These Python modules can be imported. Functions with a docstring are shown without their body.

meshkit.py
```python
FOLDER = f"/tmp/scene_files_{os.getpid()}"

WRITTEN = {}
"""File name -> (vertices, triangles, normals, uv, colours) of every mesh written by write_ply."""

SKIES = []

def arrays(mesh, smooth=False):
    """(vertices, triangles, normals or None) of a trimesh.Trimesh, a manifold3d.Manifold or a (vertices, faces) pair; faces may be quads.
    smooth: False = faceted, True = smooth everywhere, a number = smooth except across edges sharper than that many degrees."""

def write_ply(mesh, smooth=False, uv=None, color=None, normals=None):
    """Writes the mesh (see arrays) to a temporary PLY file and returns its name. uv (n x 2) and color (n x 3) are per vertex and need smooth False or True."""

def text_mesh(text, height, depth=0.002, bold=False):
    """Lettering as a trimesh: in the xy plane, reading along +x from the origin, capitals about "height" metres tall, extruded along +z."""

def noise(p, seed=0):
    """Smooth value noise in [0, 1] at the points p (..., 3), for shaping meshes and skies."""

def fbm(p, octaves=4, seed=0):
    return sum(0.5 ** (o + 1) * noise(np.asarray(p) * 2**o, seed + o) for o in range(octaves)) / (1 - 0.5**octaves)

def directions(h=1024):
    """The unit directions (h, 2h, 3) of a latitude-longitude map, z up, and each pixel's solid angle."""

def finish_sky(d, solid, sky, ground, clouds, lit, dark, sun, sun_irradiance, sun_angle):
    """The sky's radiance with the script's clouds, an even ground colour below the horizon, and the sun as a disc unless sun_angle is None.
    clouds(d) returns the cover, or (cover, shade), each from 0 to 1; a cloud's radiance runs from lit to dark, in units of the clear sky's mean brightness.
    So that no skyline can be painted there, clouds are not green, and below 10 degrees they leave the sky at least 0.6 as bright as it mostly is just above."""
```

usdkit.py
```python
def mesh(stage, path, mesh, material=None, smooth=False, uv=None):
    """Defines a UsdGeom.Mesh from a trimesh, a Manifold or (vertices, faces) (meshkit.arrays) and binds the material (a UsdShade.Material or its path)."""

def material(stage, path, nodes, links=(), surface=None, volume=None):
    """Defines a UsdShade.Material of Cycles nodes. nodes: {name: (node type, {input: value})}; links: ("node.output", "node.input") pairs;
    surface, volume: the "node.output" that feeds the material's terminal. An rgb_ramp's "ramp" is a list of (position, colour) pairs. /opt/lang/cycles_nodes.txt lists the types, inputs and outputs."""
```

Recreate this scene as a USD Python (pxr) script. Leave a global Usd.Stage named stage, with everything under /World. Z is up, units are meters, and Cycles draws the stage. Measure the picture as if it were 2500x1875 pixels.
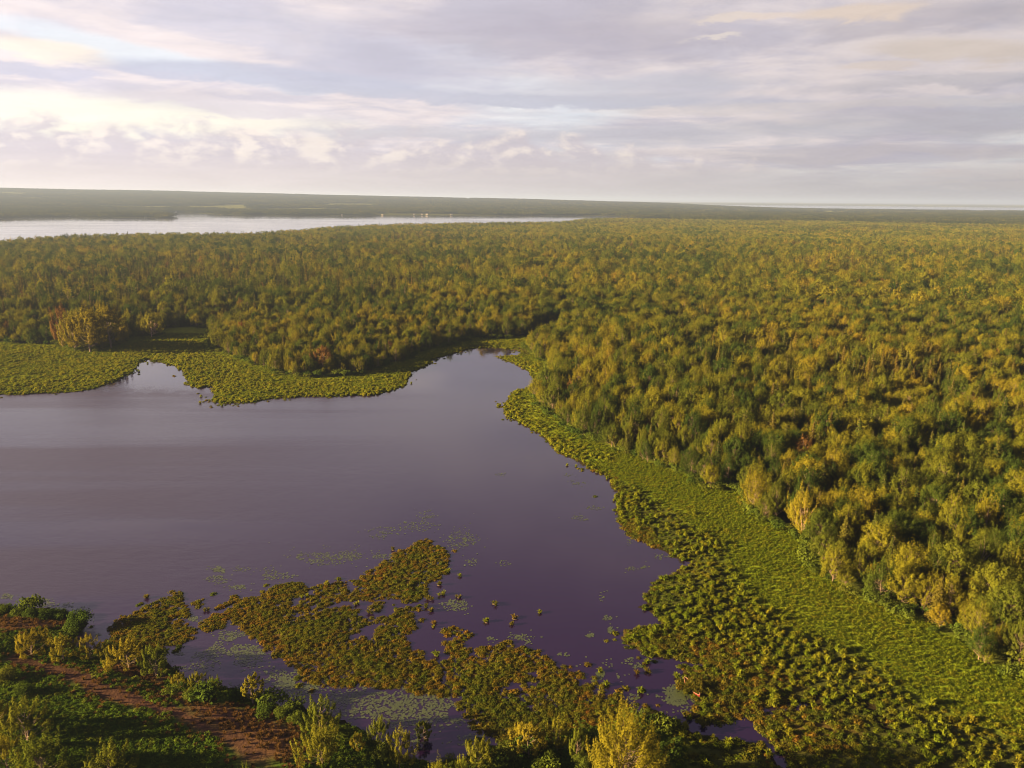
import math, random
import numpy as np
import shapely
import scipy.ndimage as ndi
import usdkit, meshkit
from pxr import Usd, UsdGeom, UsdLux, UsdShade, Gf, Sdf, Vt

stage = Usd.Stage.CreateInMemory()
UsdGeom.SetStageUpAxis(stage, UsdGeom.Tokens.z)
UsdGeom.SetStageMetersPerUnit(stage, 1.0)
UsdGeom.Xform.Define(stage, '/World')
UsdGeom.Scope.Define(stage, '/World/Looks')

# ------------------------------------------------------------------ camera
CAM_H = 60.0                      # the drone's height above the lake
FOCAL = 1895.0                    # focal length in pixels of the 2500 px wide photograph
PITCH, ROLL = math.radians(13.38), math.radians(0.435)
EXPOSURE = 3.38
FWD = np.array([0, math.cos(PITCH), -math.sin(PITCH)])
_u0 = np.array([0, math.sin(PITCH), math.cos(PITCH)])
RIGHT = np.array([math.cos(ROLL), 0, 0]) + _u0 * math.sin(ROLL)
UP = _u0 * math.cos(ROLL) - np.array([math.sin(ROLL), 0, 0])
EYE = np.array([0, 0, CAM_H])
cam = UsdGeom.Camera.Define(stage, '/World/camera')
cam.CreateHorizontalApertureAttr(36.0)
cam.CreateVerticalApertureAttr(27.0)
cam.CreateFocalLengthAttr(36.0 * FOCAL / 2500)
cam.CreateClippingRangeAttr(Gf.Vec2f(0.5, 200000))
cam.CreateExposureAttr(EXPOSURE)
_m = np.eye(4)
_m[0, :3], _m[1, :3], _m[2, :3], _m[3, :3] = RIGHT, UP, -FWD, EYE
cam.AddTransformOp().Set(Gf.Matrix4d(*_m.ravel().tolist()))


def ray(px, py):
    """The direction in which a point of the photograph lies."""
    d = FWD + RIGHT * ((px - 1250) / FOCAL) - UP * ((py - 937.5) / FOCAL)
    return d / np.linalg.norm(d)


class Graph:
    """Short cuts for writing Cycles node graphs."""

    def __init__(self):
        self.nodes, self.links = {}, []

    def node(self, kind, out, **inputs):
        name = f'n{len(self.nodes):03d}'
        fixed = {}
        for k, v in inputs.items():
            if isinstance(v, str) and '.' in v and v.split('.')[0] in self.nodes:
                self.links.append((v, f'{name}.{k}'))
            else:
                fixed[k] = v
        self.nodes[name] = (kind, fixed)
        return f'{name}.{out}'

    def m(self, op, a, b=0.0, c=0.0, clamp=False):
        return self.node('math', 'value', math_type=op, value1=a, value2=b, value3=c, use_clamp=clamp)

    def add(self, a, b): return self.m('add', a, b)
    def sub(self, a, b): return self.m('subtract', a, b)
    def mul(self, a, b): return self.m('multiply', a, b)

    def step(self, v, lo, hi, a=0.0, b=1.0):
        return self.node('map_range', 'result', range_type='smoothstep', value=v, from_min=lo, from_max=hi, to_min=a, to_max=b, clamp=True)

    def xyz(self, x, y, z): return self.node('combine_xyz', 'vector', x=x, y=y, z=z)

    def noise(self, v, scale, detail=4, rough=0.5, dist=0.0, out='fac'):
        return self.node('noise_texture', out, dimensions='3D', type='fBM', vector=v, scale=scale, detail=detail, roughness=rough, distortion=dist)

    def mix(self, f, a, b, kind='mix'): return self.node('mix', 'color', mix_type=kind, fac=f, color1=a, color2=b)

    def make(self, name, surface=None, volume=None):
        return usdkit.material(stage, f'/World/Looks/{name}', self.nodes, self.links, surface=surface, volume=volume)


# ------------------------------------------------------------------ sky and sun
SUN_AZ, SUN_EL = math.radians(-99.0), math.radians(13.5)     # azimuth from +y, clockwise
SUN_DIR = np.array([math.sin(SUN_AZ) * math.cos(SUN_EL), math.cos(SUN_AZ) * math.cos(SUN_EL), math.sin(SUN_EL)])
sun = UsdLux.DistantLight.Define(stage, '/World/sun')
sun.CreateNormalizeAttr(True)
sun.CreateIntensityAttr(1.25)
sun.CreateAngleAttr(0.5)
sun.CreateColorAttr(Gf.Vec3f(1.0, 0.67, 0.28))
_z = SUN_DIR
_x = np.cross([0, 0, 1.0], _z)
_x /= np.linalg.norm(_x)
_m = np.eye(4)
_m[0, :3], _m[1, :3], _m[2, :3] = _x, np.cross(_z, _x), _z
sun.AddTransformOp().Set(Gf.Matrix4d(*_m.ravel().tolist()))

HAZE_TOP, HAZE_BOTTOM, HAZE_DENSITY, HAZE_COLOR = 150.0, -4.0, 8.0e-5, (0.215, 0.30, 0.54)
SKY_STRENGTH = 0.05
g = Graph()
gd = g.node('texture_coordinate', 'generated')
sep = g.node('separate_xyz', 'x', vector=gd)
sn = sep.split('.')[0]
dx, dy, dz = f'{sn}.x', f'{sn}.y', f'{sn}.z'
az = g.m('arctan2', dx, dy)
el = g.m('arcsine', dz)
zc = g.add(g.m('maximum', dz, 0.0), 0.07)
plane = g.xyz(g.m('divide', dx, zc), g.m('divide', dy, zc), 0.0)
sky = g.node('sky_texture', 'color', sky_type='single_scattering', sun_disc=False, sun_elevation=SUN_EL, sun_rotation=SUN_AZ, aerosol_density=1.5)
K = 0.0966 / SKY_STRENGTH            # colours below are as they look in the picture


def C(r, gg, b, k=1.0):
    f = lambda v: ((v / 255 + 0.055) / 1.055) ** 2.4 * K * k
    return (f(r), f(gg), f(b))


# cloud sheet seen in perspective
n_big = g.noise(plane, 0.42, 7, 0.55, 0.3)
plane2 = g.node('vector_math', 'vector', math_type='add', vector1=plane, vector2=(-0.22, 0.0, 0.0))
n_lit = g.noise(plane2, 0.42, 7, 0.55, 0.3)
n_fine = g.noise(plane, 1.6, 6, 0.6, 0.4)
n_gap = g.noise(g.node('vector_math', 'vector', math_type='add', vector1=plane, vector2=(7.3, 2.1, 4.0)), 0.3, 5, 0.5, 0.2)
# noise that bends and frays the single clouds named below (in azimuth and elevation)
ang = g.xyz(g.mul(az, 9.0), g.mul(el, 34.0), 3.0)
fray = g.sub(g.noise(ang, 1.1, 7, 0.62, 0.5), 0.5)
fray2 = g.sub(g.noise(g.xyz(g.mul(az, 5.0), g.mul(el, 30.0), 9.0), 0.9, 5, 0.55, 0.2), 0.5)
az_w = g.add(az, g.mul(fray2, 0.12))
el_w = g.add(el, g.mul(fray, 0.035))


def cloud(px, py, rx, ry, tilt=0.0, soft=0.35, lo=0.30):
    """A mask for one cloud seen at a point of the picture (in 2212 px), frayed by noise."""
    d = ray(px * 1.1302, py * 1.1302)
    a0, e0 = math.atan2(d[0], d[1]), math.asin(d[2])
    u = g.mul(g.sub(az_w, a0), 1677 / rx)
    v = g.mul(g.sub(g.add(el_w, g.mul(g.sub(az, a0), tilt)), e0), 1677 / ry)
    q = g.m('exponent', g.mul(g.add(g.mul(u, u), g.mul(v, v)), -0.7))
    q = g.add(q, g.mul(fray, 0.8))
    return g.step(q, lo, lo + soft)


blue = g.mix(0.8, sky, C(226, 230, 242), 'mix')
sheet_lo = C(214, 207, 217)
sheet_hi = C(242, 229, 228)
sheet = g.mix(g.step(g.add(n_fine, g.mul(g.sub(n_big, 0.5), -0.8)), 0.38, 0.66), sheet_lo, sheet_hi)
col = g.mix(g.step(n_gap, 0.52, 0.66, 0.97, 0.35), blue, sheet)
col = g.mix(g.step(n_big, 0.46, 0.62, 0.0, 0.75), col, C(196, 190, 204))
col = g.mix(g.step(g.sub(n_lit, n_big), 0.03, 0.12, 0.0, 0.5), col, C(238, 228, 226))
SEEN = [  # px, py, rx, ry, tilt, colour, weight, soft
    (330, 125, 330, 20, 0.16, C(228, 235, 243), 0.75, 0.5),
    (150, 250, 480, 42, 0.0, C(255, 249, 232), 0.85, 0.6),
    (470, 275, 300, 26, 0.0, C(255, 246, 230), 0.6, 0.6),
    (1010, 190, 330, 22, -0.02, C(235, 235, 240), 0.6, 0.7),
    (100, 108, 120, 18, 0.05, C(253, 240, 222), 0.7, 0.5),
    (700, 95, 420, 52, 0.12, C(202, 200, 216), 0.65, 0.5),
    (1230, 82, 420, 48, 0.03, C(193, 186, 199), 0.65, 0.6),
    (620, 172, 300, 22, 0.03, C(198, 199, 216), 0.85, 0.4),
    (1120, 216, 520, 16, 0.02, C(200, 200, 214), 0.85, 0.45),
    (60, 150, 140, 10, 0.0, C(206, 204, 220), 0.8, 0.4),
    (480, 228, 200, 13, 0.05, C(224, 215, 220), 0.8, 0.4),
    (1420, 190, 220, 26, 0.0, C(207, 205, 215), 0.7, 0.5),
    (1950, 265, 420, 24, 0.0, C(202, 198, 203), 0.5, 0.7),
    (2060, 176, 230, 14, 0.0, C(198, 194, 202), 0.6, 0.6),
    (2000, 40, 300, 26, 0.04, C(200, 192, 200), 0.6, 0.6),
    (1830, 30, 120, 14, 0.0, C(246, 226, 210), 0.85, 0.5),
    (1545, 42, 60, 7, 0.0, C(246, 230, 218), 0.8, 0.5),
    (1640, 40, 70, 8, 0.0, C(246, 228, 216), 0.8, 0.5),
    (1545, 80, 55, 5, 0.0, C(240, 228, 220), 0.8, 0.6),
    (2080, 110, 170, 24, 0.1, C(232, 217, 206), 0.85, 0.5),
    (1890, 145, 80, 8, 0.05, C(236, 220, 210), 0.7, 0.4),
    (1700, 235, 420, 13, 0.0, C(224, 215, 214), 0.6, 0.5),
    (900, 290, 240, 14, 0.0, C(208, 204, 212), 0.7, 0.4),
    (1500, 290, 600, 18, 0.0, C(206, 203, 210), 0.55, 0.6),
    (1700, 330, 600, 16, 0.0, C(214, 204, 204), 0.5, 0.6),
]
for px, py, rx, ry, tilt, c, wgt, soft in SEEN:
    col = g.mix(g.mul(cloud(px, py, rx, ry, tilt, soft), wgt), col, c)
# a bank of cumulus low over the far shore on the left, and flat haze below it
puff = g.noise(g.xyz(g.mul(az, 14.0), g.mul(el, 24.0), 1.0), 1.7, 6, 0.52, 0.25)
puff_lit = g.noise(g.xyz(g.add(g.mul(az, 14.0), -0.16), g.add(g.mul(el, 24.0), 0.16), 1.0), 1.7, 6, 0.52, 0.25)
top = g.step(az, -0.02, 0.35, 0.074, 0.045)
bank = g.step(g.add(g.sub(top, el), g.mul(g.sub(puff, 0.5), 0.085)), -0.006, 0.014)
bank = g.mul(bank, g.step(az, 0.1, 0.5, 1.0, 0.3))
bank_c = g.mix(g.step(g.sub(puff, puff_lit), -0.05, 0.17), C(211, 201, 208), C(246, 233, 225))
bank_c = g.mix(g.step(el, 0.02, 0.055, 1.0, 0.0), bank_c, C(216, 205, 208))
col = g.mix(g.mul(bank, 0.9), col, bank_c)
# two tall puffs that catch the sun
for px, py, rx, ry in ((695, 315, 34, 24), (585, 283, 34, 20), (548, 310, 20, 16)):
    col = g.mix(g.mul(cloud(px, py, rx, ry, 0.0, 0.5, 0.35), 0.7), col, C(253, 240, 228))
low = g.mix(g.step(az, -0.5, 0.5), C(226, 211, 209), C(201, 195, 195))
col = g.mix(g.step(el, 0.0, 0.06, 0.85, 0.0), col, low)
det = g.noise(g.xyz(g.mul(az, 7.0), g.mul(el, 46.0), 6.0), 1.3, 8, 0.6, 0.6)
col = g.node('vector_math', 'vector', math_type='scale', vector1=col, scale=g.step(det, 0.25, 0.75, 0.955, 1.045))
# the light falls off from the sun's side to the far side
side = g.m('multiply_add', dx, -0.36, 0.97)
col = g.node('vector_math', 'vector', math_type='scale', vector1=col, scale=side)
col = g.mix(g.step(el, 0.20, 0.62, 0.0, 1.0), col, g.mix(1.0, col, (0.46, 0.38, 0.60), 'multiply'))     # darker towards the zenith
col = g.mix(g.step(el, -0.02, 0.0), (0.05 * K, 0.05 * K, 0.045 * K), col)
bg = g.node('background_shader', 'background', color=col, strength=SKY_STRENGTH)
sky_mat = g.make('sky', surface=bg)
dome = UsdLux.DomeLight.Define(stage, '/World/sky')
UsdShade.MaterialBindingAPI.Apply(dome.GetPrim()).Bind(sky_mat)
dome.GetPrim().SetCustomDataByKey('kind', 'structure')
dome.GetPrim().SetCustomDataByKey('label', 'pale lavender evening sky with soft broken cloud above the horizon')

# ------------------------------------------------------------------ helpers
USED = {}


def numbered(name):
    USED[name] = USED.get(name, -1) + 1
    return name if USED[name] == 0 else f'{name}_{USED[name]:03d}'


def tag(prim, label=None, category=None, group=None, kind=None):
    for k, v in (('label', label), ('category', category), ('group', group), ('kind', kind)):
        if v:
            prim.SetCustomDataByKey(k, v)
    return prim


def obj(name, vf, material, smooth=False, color=None, parent='/World'):
    path = f'{parent}/{numbered(name) if parent == "/World" else name}'
    ms = usdkit.mesh(stage, path, vf, material, smooth=smooth)
    if color is not None:
        UsdGeom.PrimvarsAPI(ms).CreatePrimvar('tint', Sdf.ValueTypeNames.Color3fArray, 'vertex').Set(Vt.Vec3fArray.FromNumpy(np.asarray(color, np.float32)))
    return ms.GetPrim()


def xform(name, loc, rot=0.0, scale=(1, 1, 1), tilt=0.0):
    x = UsdGeom.Xform.Define(stage, '/World/' + numbered(name))
    x.AddTranslateOp().Set(Gf.Vec3d(*map(float, loc)))
    x.AddRotateZOp().Set(float(rot))
    if tilt:
        x.AddRotateXOp().Set(float(tilt))
    x.AddScaleOp().Set(Gf.Vec3f(*map(float, scale)))
    return x.GetPrim()


def join(parts):
    vs, fs, n = [], [], 0
    for v, f in parts:
        vs.append(v)
        fs.append(np.asarray(f) + n)
        n += len(v)
    return np.vstack(vs), np.vstack(fs)


def tube(pts, radii, sides=5, cap=False):
    p = np.asarray(pts, float)
    t = np.gradient(p, axis=0)
    t /= np.linalg.norm(t, axis=1, keepdims=True) + 1e-9
    a = np.cross(t, np.where(np.abs(t[:, 2:]) < 0.9, [0, 0, 1.0], [1.0, 0, 0]))
    a /= np.linalg.norm(a, axis=1, keepdims=True) + 1e-9
    b = np.cross(t, a)
    ang = np.arange(sides) * 2 * np.pi / sides
    v = p[:, None] + np.broadcast_to(radii, (len(p),))[:, None, None] * (np.cos(ang)[None, :, None] * a[:, None] + np.sin(ang)[None, :, None] * b[:, None])
    i, j = np.meshgrid(np.arange(len(p) - 1), np.arange(sides), indexing='ij')
    q = np.stack([i * sides + j, i * sides + (j + 1) % sides, (i + 1) * sides + (j + 1) % sides, (i + 1) * sides + j], -1).reshape(-1, 4)
    return v.reshape(-1, 3), np.vstack([q[:, [0, 1, 2]], q[:, [0, 2, 3]]])


def ss(x, lo, hi):
    t = np.clip((np.asarray(x, float) - lo) / (hi - lo), 0, 1)
    return t * t * (3 - 2 * t)


def fbm(x, y, scale, seed=0, octaves=4):
    p = np.stack([np.asarray(x, float) / scale, np.asarray(y, float) / scale, np.zeros(np.shape(x))], -1)
    out, amp, tot = 0.0, 1.0, 0.0
    for k in range(octaves):
        out = out + amp * meshkit.noise(p * 2 ** k + 17.3 * k, seed + k)
        tot += amp
        amp *= 0.5
    return out / tot


def P(px, py, z=0.0):
    """The point at height z seen at a pixel of the 2500 px photograph."""
    d = ray(px, py)
    return EYE + d * ((z - CAM_H) / d[2])


def ground_poly(pts, z=0.0):
    return shapely.Polygon([tuple(P(x, y, z)[:2]) for x, y in pts]).buffer(0)


# ------------------------------------------------------------------ plan of the place (traced on the photograph, then laid out on the ground)
LAKE = [(-420, 985), (-120, 972), (0, 964), (41, 966), (95, 961), (136, 961), (190, 958), (231, 951), (266, 937), (296, 924), (320, 912), (339, 895), (350, 879), (363, 874), (372, 882),
        (399, 887), (434, 897), (458, 918), (458, 932), (450, 940), (483, 947), (502, 943), (519, 945), (521, 967), (515, 979), (534, 988), (586, 985), (624, 982), (651, 975),
        (694, 973), (748, 970), (803, 968), (857, 967), (911, 967), (946, 959), (990, 943), (993, 930), (1004, 909), (1040, 895), (1058, 876), (1113, 862), (1145, 852), (1183, 849),
        (1243, 853), (1273, 860), (1262, 868), (1208, 871), (1248, 886), (1289, 907), (1303, 929), (1300, 943), (1267, 951), (1246, 960), (1235, 975), (1233, 1016), (1254, 1024),
        (1284, 1040), (1319, 1061), (1346, 1086), (1376, 1113), (1417, 1137), (1485, 1162), (1496, 1194), (1515, 1202), (1501, 1221), (1512, 1235), (1501, 1251), (1517, 1281),
        (1550, 1311), (1580, 1319), (1607, 1338), (1647, 1362), (1683, 1373), (1645, 1389), (1634, 1400), (1590, 1430), (1569, 1460), (1567, 1478), (1533, 1486), (1572, 1499), (1597, 1514), (1608, 1527),
        (1564, 1532), (1533, 1537), (1505, 1540), (1508, 1565), (1551, 1586), (1572, 1604), (1602, 1614), (1659, 1604), (1684, 1614), (1723, 1627), (1679, 1640), (1674, 1668),
        (1690, 1690), (1713, 1714), (1695, 1732), (1669, 1750), (1710, 1762), (1756, 1755), (1830, 1742), (1859, 1721), (1910, 1729), (1969, 1727), (2000, 1696), (2038, 1703),
        (2079, 1704), (2120, 1720), (2143, 1739), (2174, 1766), (2188, 1795), (2164, 1785), (2126, 1748), (2084, 1726), (2026, 1717), (2000, 1716), (1969, 1741), (1923, 1743), (1879, 1748),
        (1841, 1765), (1879, 1788), (1896, 1814), (1925, 1850), (1932, 1885), (1902, 1885), (1897, 1839), (1862, 1809), (1820, 1801), (1756, 1798), (1692, 1791), (1643, 1757),
        (1600, 1735), (1500, 1738), (1400, 1762), (1300, 1790), (1222, 1802), (1192, 1812), (1123, 1850), (1064, 1856), (1000, 1850), (905, 1792), (884, 1778), (818, 1756),
        (730, 1722), (641, 1700), (590, 1690), (500, 1668), (455, 1655), (415, 1632), (390, 1602), (271, 1582), (179, 1573), (184, 1555), (205, 1535), (213, 1516), (200, 1501), (159, 1491),
        (77, 1488), (0, 1470), (-120, 1462), (-420, 1440)]
MATS = [
    [(355, 1456), (390, 1464), (433, 1443), (452, 1451), (450, 1470), (466, 1478), (463, 1502), (455, 1516), (471, 1535), (485, 1551), (458, 1565), (431, 1575), (401, 1573), (395, 1610), (280, 1590), (273, 1570), (295, 1546), (279, 1532), (308, 1505), (338, 1500), (352, 1478)],
    [(474, 1480), (493, 1464), (506, 1470), (487, 1481)],
    [(528, 1485), (547, 1461), (580, 1451), (590, 1456), (563, 1470), (536, 1486)],
    [(493, 1543), (496, 1521), (525, 1497), (552, 1499), (547, 1527), (520, 1543)],
    [(553, 1486), (607, 1459), (661, 1451), (685, 1434), (742, 1429), (753, 1448), (715, 1464), (729, 1480), (715, 1497), (723, 1510), (718, 1521), (762, 1502), (830, 1489), (876, 1486), (874, 1510), (912, 1513), (874, 1537), (833, 1565), (852, 1575), (879, 1565), (912, 1584), (944, 1592), (979, 1605), (993, 1630), (1046, 1624), (1069, 1647), (1061, 1675), (1033, 1693), (1000, 1686), (987, 1668), (961, 1675), (884, 1680), (795, 1675), (769, 1663), (723, 1647), (738, 1634), (723, 1624), (654, 1586), (623, 1565), (600, 1558), (585, 1532), (554, 1488)],
    [(733, 1497), (743, 1467), (773, 1453), (781, 1429), (817, 1418), (874, 1415), (901, 1399), (925, 1383), (958, 1369), (977, 1348), (1015, 1334), (1042, 1321), (1053, 1337), (1088, 1350), (1093, 1367), (1088, 1396), (1074, 1413), (1050, 1424), (1050, 1448), (1012, 1467), (971, 1456), (914, 1467), (874, 1462), (830, 1467), (822, 1478), (790, 1491), (754, 1500)],
    [(903, 1478), (939, 1470), (944, 1478), (925, 1486)],
    [(920, 1519), (931, 1502), (947, 1508), (936, 1521)],
    [(914, 1551), (922, 1535), (944, 1538), (952, 1521), (950, 1500), (1006, 1481), (1025, 1483), (1009, 1508), (1009, 1543), (987, 1559), (1009, 1575), (993, 1597), (952, 1592), (925, 1578)],
    [(1077, 1538), (1107, 1532), (1148, 1551), (1123, 1565), (1107, 1575), (1161, 1592), (1184, 1588), (1225, 1578), (1246, 1563), (1256, 1581), (1305, 1581), (1320, 1601), (1341, 1609), (1333, 1629), (1359, 1629), (1377, 1619), (1387, 1634), (1410, 1645), (1441, 1681), (1433, 1701), (1487, 1698), (1520, 1715), (1540, 1760), (1400, 1790), (1300, 1800), (1218, 1796), (1154, 1770), (1159, 1755), (1128, 1747), (1102, 1727), (1115, 1709), (1064, 1698), (1090, 1663), (1085, 1640), (1090, 1604), (1082, 1570)],
    [(1000, 1604), (1033, 1598), (1030, 1612), (1000, 1622)],
]
# foot of the forest, from the left edge round the head of the lake to the lower right corner
FOOT = [(-420, 832), (-150, 834), (0, 838), (108, 842), (163, 846), (179, 858), (240, 860), (265, 850), (300, 842), (322, 822), (390, 822), (401, 803), (460, 800), (515, 803), (508, 830), (520, 856), (572, 872), (613, 889), (653, 901),
        (681, 918), (732, 922), (775, 925), (830, 919), (884, 914), (938, 900), (946, 890), (1003, 880), (1026, 862), (1102, 845), (1153, 826), (1235, 829), (1297, 818), (1327, 802), (1372, 796), (1366, 806), (1330, 825), (1283, 848),
        (1303, 875), (1341, 894), (1349, 916), (1313, 948), (1300, 970), (1303, 991), (1363, 1029), (1390, 1058), (1433, 1077), (1493, 1099), (1534, 1113), (1596, 1143), (1656, 1159), (1702, 1186),
        (1740, 1208), (1765, 1192), (1815, 1200), (1825, 1246), (1852, 1274), (1906, 1293), (1952, 1314), (1985, 1312), (1978, 1375), (1996, 1406), (2034, 1428), (2093, 1472), (2145, 1491), (2200, 1504),
        (2256, 1528), (2292, 1558), (2333, 1572), (2369, 1596), (2382, 1627), (2435, 1642), (2487, 1665), (2600, 1712), (2750, 1760)]
PATH = [(60, 1618), (105, 1637), (190, 1670), (270, 1700), (360, 1735), (430, 1760), (500, 1792), (580, 1832), (640, 1872), (680, 1905)]
BROWN = [[(430, 1722), (600, 1726), (700, 1745), (752, 1785), (755, 1890), (600, 1910), (540, 1810), (470, 1765)], [(285, 1625), (415, 1655), (410, 1672), (330, 1668), (270, 1650)],
         [(-60, 1505), (0, 1510), (90, 1522), (165, 1518), (150, 1535), (60, 1555), (0, 1560), (-60, 1560)], [(400, 1700), (470, 1690), (450, 1720), (385, 1715)]]
MUD = [(1105, 866), (1140, 846), (1200, 842), (1290, 850), (1300, 866), (1260, 874), (1200, 874)]
BANK = [(-420, 1440), (-120, 1462), (0, 1470), (77, 1488), (159, 1491), (200, 1501), (213, 1516), (205, 1535), (184, 1555), (179, 1573), (271, 1582), (390, 1602), (415, 1632), (455, 1655), (500, 1668), (590, 1690), (641, 1700), (730, 1722), (818, 1756), (884, 1778), (905, 1792),
        (1000, 1850), (1064, 1856), (1123, 1850), (1222, 1802), (1300, 1790), (1400, 1775), (1500, 1750), (1600, 1745), (1650, 1800), (1690, 1900), (1760, 2300), (-800, 2300), (-800, 1440)]
LOBE = [(498, 792), (515, 845), (572, 876), (681, 924), (775, 932), (938, 908), (1003, 890), (1102, 855), (1170, 830), (1180, 770), (1000, 745), (800, 765), (640, 785), (540, 780)]
BACK = [(-300, 690), (0, 690), (500, 700), (900, 700), (1100, 715), (1000, 742), (800, 762), (640, 782), (500, 800), (401, 803), (330, 825), (0, 838), (-300, 836)]
lake_p = ground_poly(LAKE)
mats_p = shapely.union_all([ground_poly(m) for m in MATS])
foot_xy = [tuple(P(x, y)[:2]) for x, y in FOOT]
lobe_p, back_p = ground_poly(LOBE), ground_poly(BACK)
open_p = shapely.Polygon(foot_xy + [(300, 40), (300, -400), (-900, -400), (-900, foot_xy[0][1])]).buffer(0)
path_p = shapely.LineString([tuple(P(x, y)[:2]) for x, y in PATH]).buffer(1.2)
brown_p = shapely.union_all([ground_poly(b) for b in BROWN])
mud_p = ground_poly(MUD)
RUSTY = [[(1500, 1545), (1540, 1535), (1600, 1520), (1700, 1560), (1800, 1580), (1880, 1640), (1960, 1690), (1860, 1715), (1760, 1752), (1690, 1700), (1680, 1640), (1730, 1625), (1650, 1598), (1560, 1590)], [(1850, 1758), (2000, 1742), (2120, 1780), (2050, 1850), (1950, 1830), (1900, 1790)], [(1520, 1290), (1560, 1310), (1600, 1330), (1570, 1290), (1530, 1250)]]
bank_p = ground_poly(BANK).union(shapely.box(-400, -400, 60, 40))

# near raster (0.6 m) and far raster (16 m)
NX0, NX1, NY0, NY1, NR = -340.0, 420.0, -60.0, 460.0, 0.6
nx, ny = np.arange(NX0, NX1, NR), np.arange(NY0, NY1, NR)
GX, GY = np.meshgrid(nx, ny)


def inside(poly, x, y):
    shapely.prepare(poly)
    return shapely.contains_xy(poly, x, y)


def signed(mask, res):
    return (ndi.distance_transform_edt(mask) - ndi.distance_transform_edt(~mask)) * res


WX, WY = GX + (fbm(GX, GY, 7.0, 3) - 0.5) * 3.0, GY + (fbm(GX, GY, 7.0, 9) - 0.5) * 3.0      # frayed edges
in_mats = inside(mats_p, WX, WY) & (fbm(GX, GY, 3.6, 13, 3) > 0.27)
in_lake = inside(lake_p, WX, WY) & ~in_mats
in_open = inside(open_p, GX, GY)
in_bank = inside(bank_p, GX, GY) & ~in_lake & ~in_mats
S_WATER = signed(~in_lake, NR)            # metres onto land
S_WATER = S_WATER + 1.2 * ss(GX, 34, 42) * ss(125 - GY, 0, 8)          # the stream through the marsh is narrow
S_FOREST = signed(~in_open, NR)           # metres into the forest
S_BANK = signed(in_bank, NR)
S_MAT = signed(in_mats, NR)
S_PATH = signed(inside(path_p, WX, WY), NR)
S_BROWN = signed(inside(brown_p, WX, WY), NR)
S_RUSTY = signed(inside(shapely.union_all([ground_poly(q) for q in RUSTY]), WX, WY), NR)
S_MUD = signed(inside(mud_p, WX, WY), NR)

FARLAKE = [(-500, 640), (0, 570), (150, 562), (370, 560), (560, 559), (740, 549), (905, 541), (1130, 538), (1350, 535), (1480, 533), (1628, 531.5), (1610, 529.5), (1582, 529), (1410, 525.8), (1130, 526.4), (1017, 526.6),
           (800, 526.6), (600, 525.5), (541, 524), (490, 521.6), (450, 520.5), (405, 520.2), (412, 524), (428, 531.2), (390, 531.5), (240, 531.0), (180, 530.0), (100, 530.0), (0, 533), (-500, 541)]
far_near_z = 13.5


def far_lake_xy():
    out = []
    for x, y in FARLAKE:
        out.append(tuple(P(x, y, far_near_z if (y > 531.6 and x >= 0 and y > 533.5) or (x < 0 and y > 600) else 0.0)[:2]))
    return out


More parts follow.
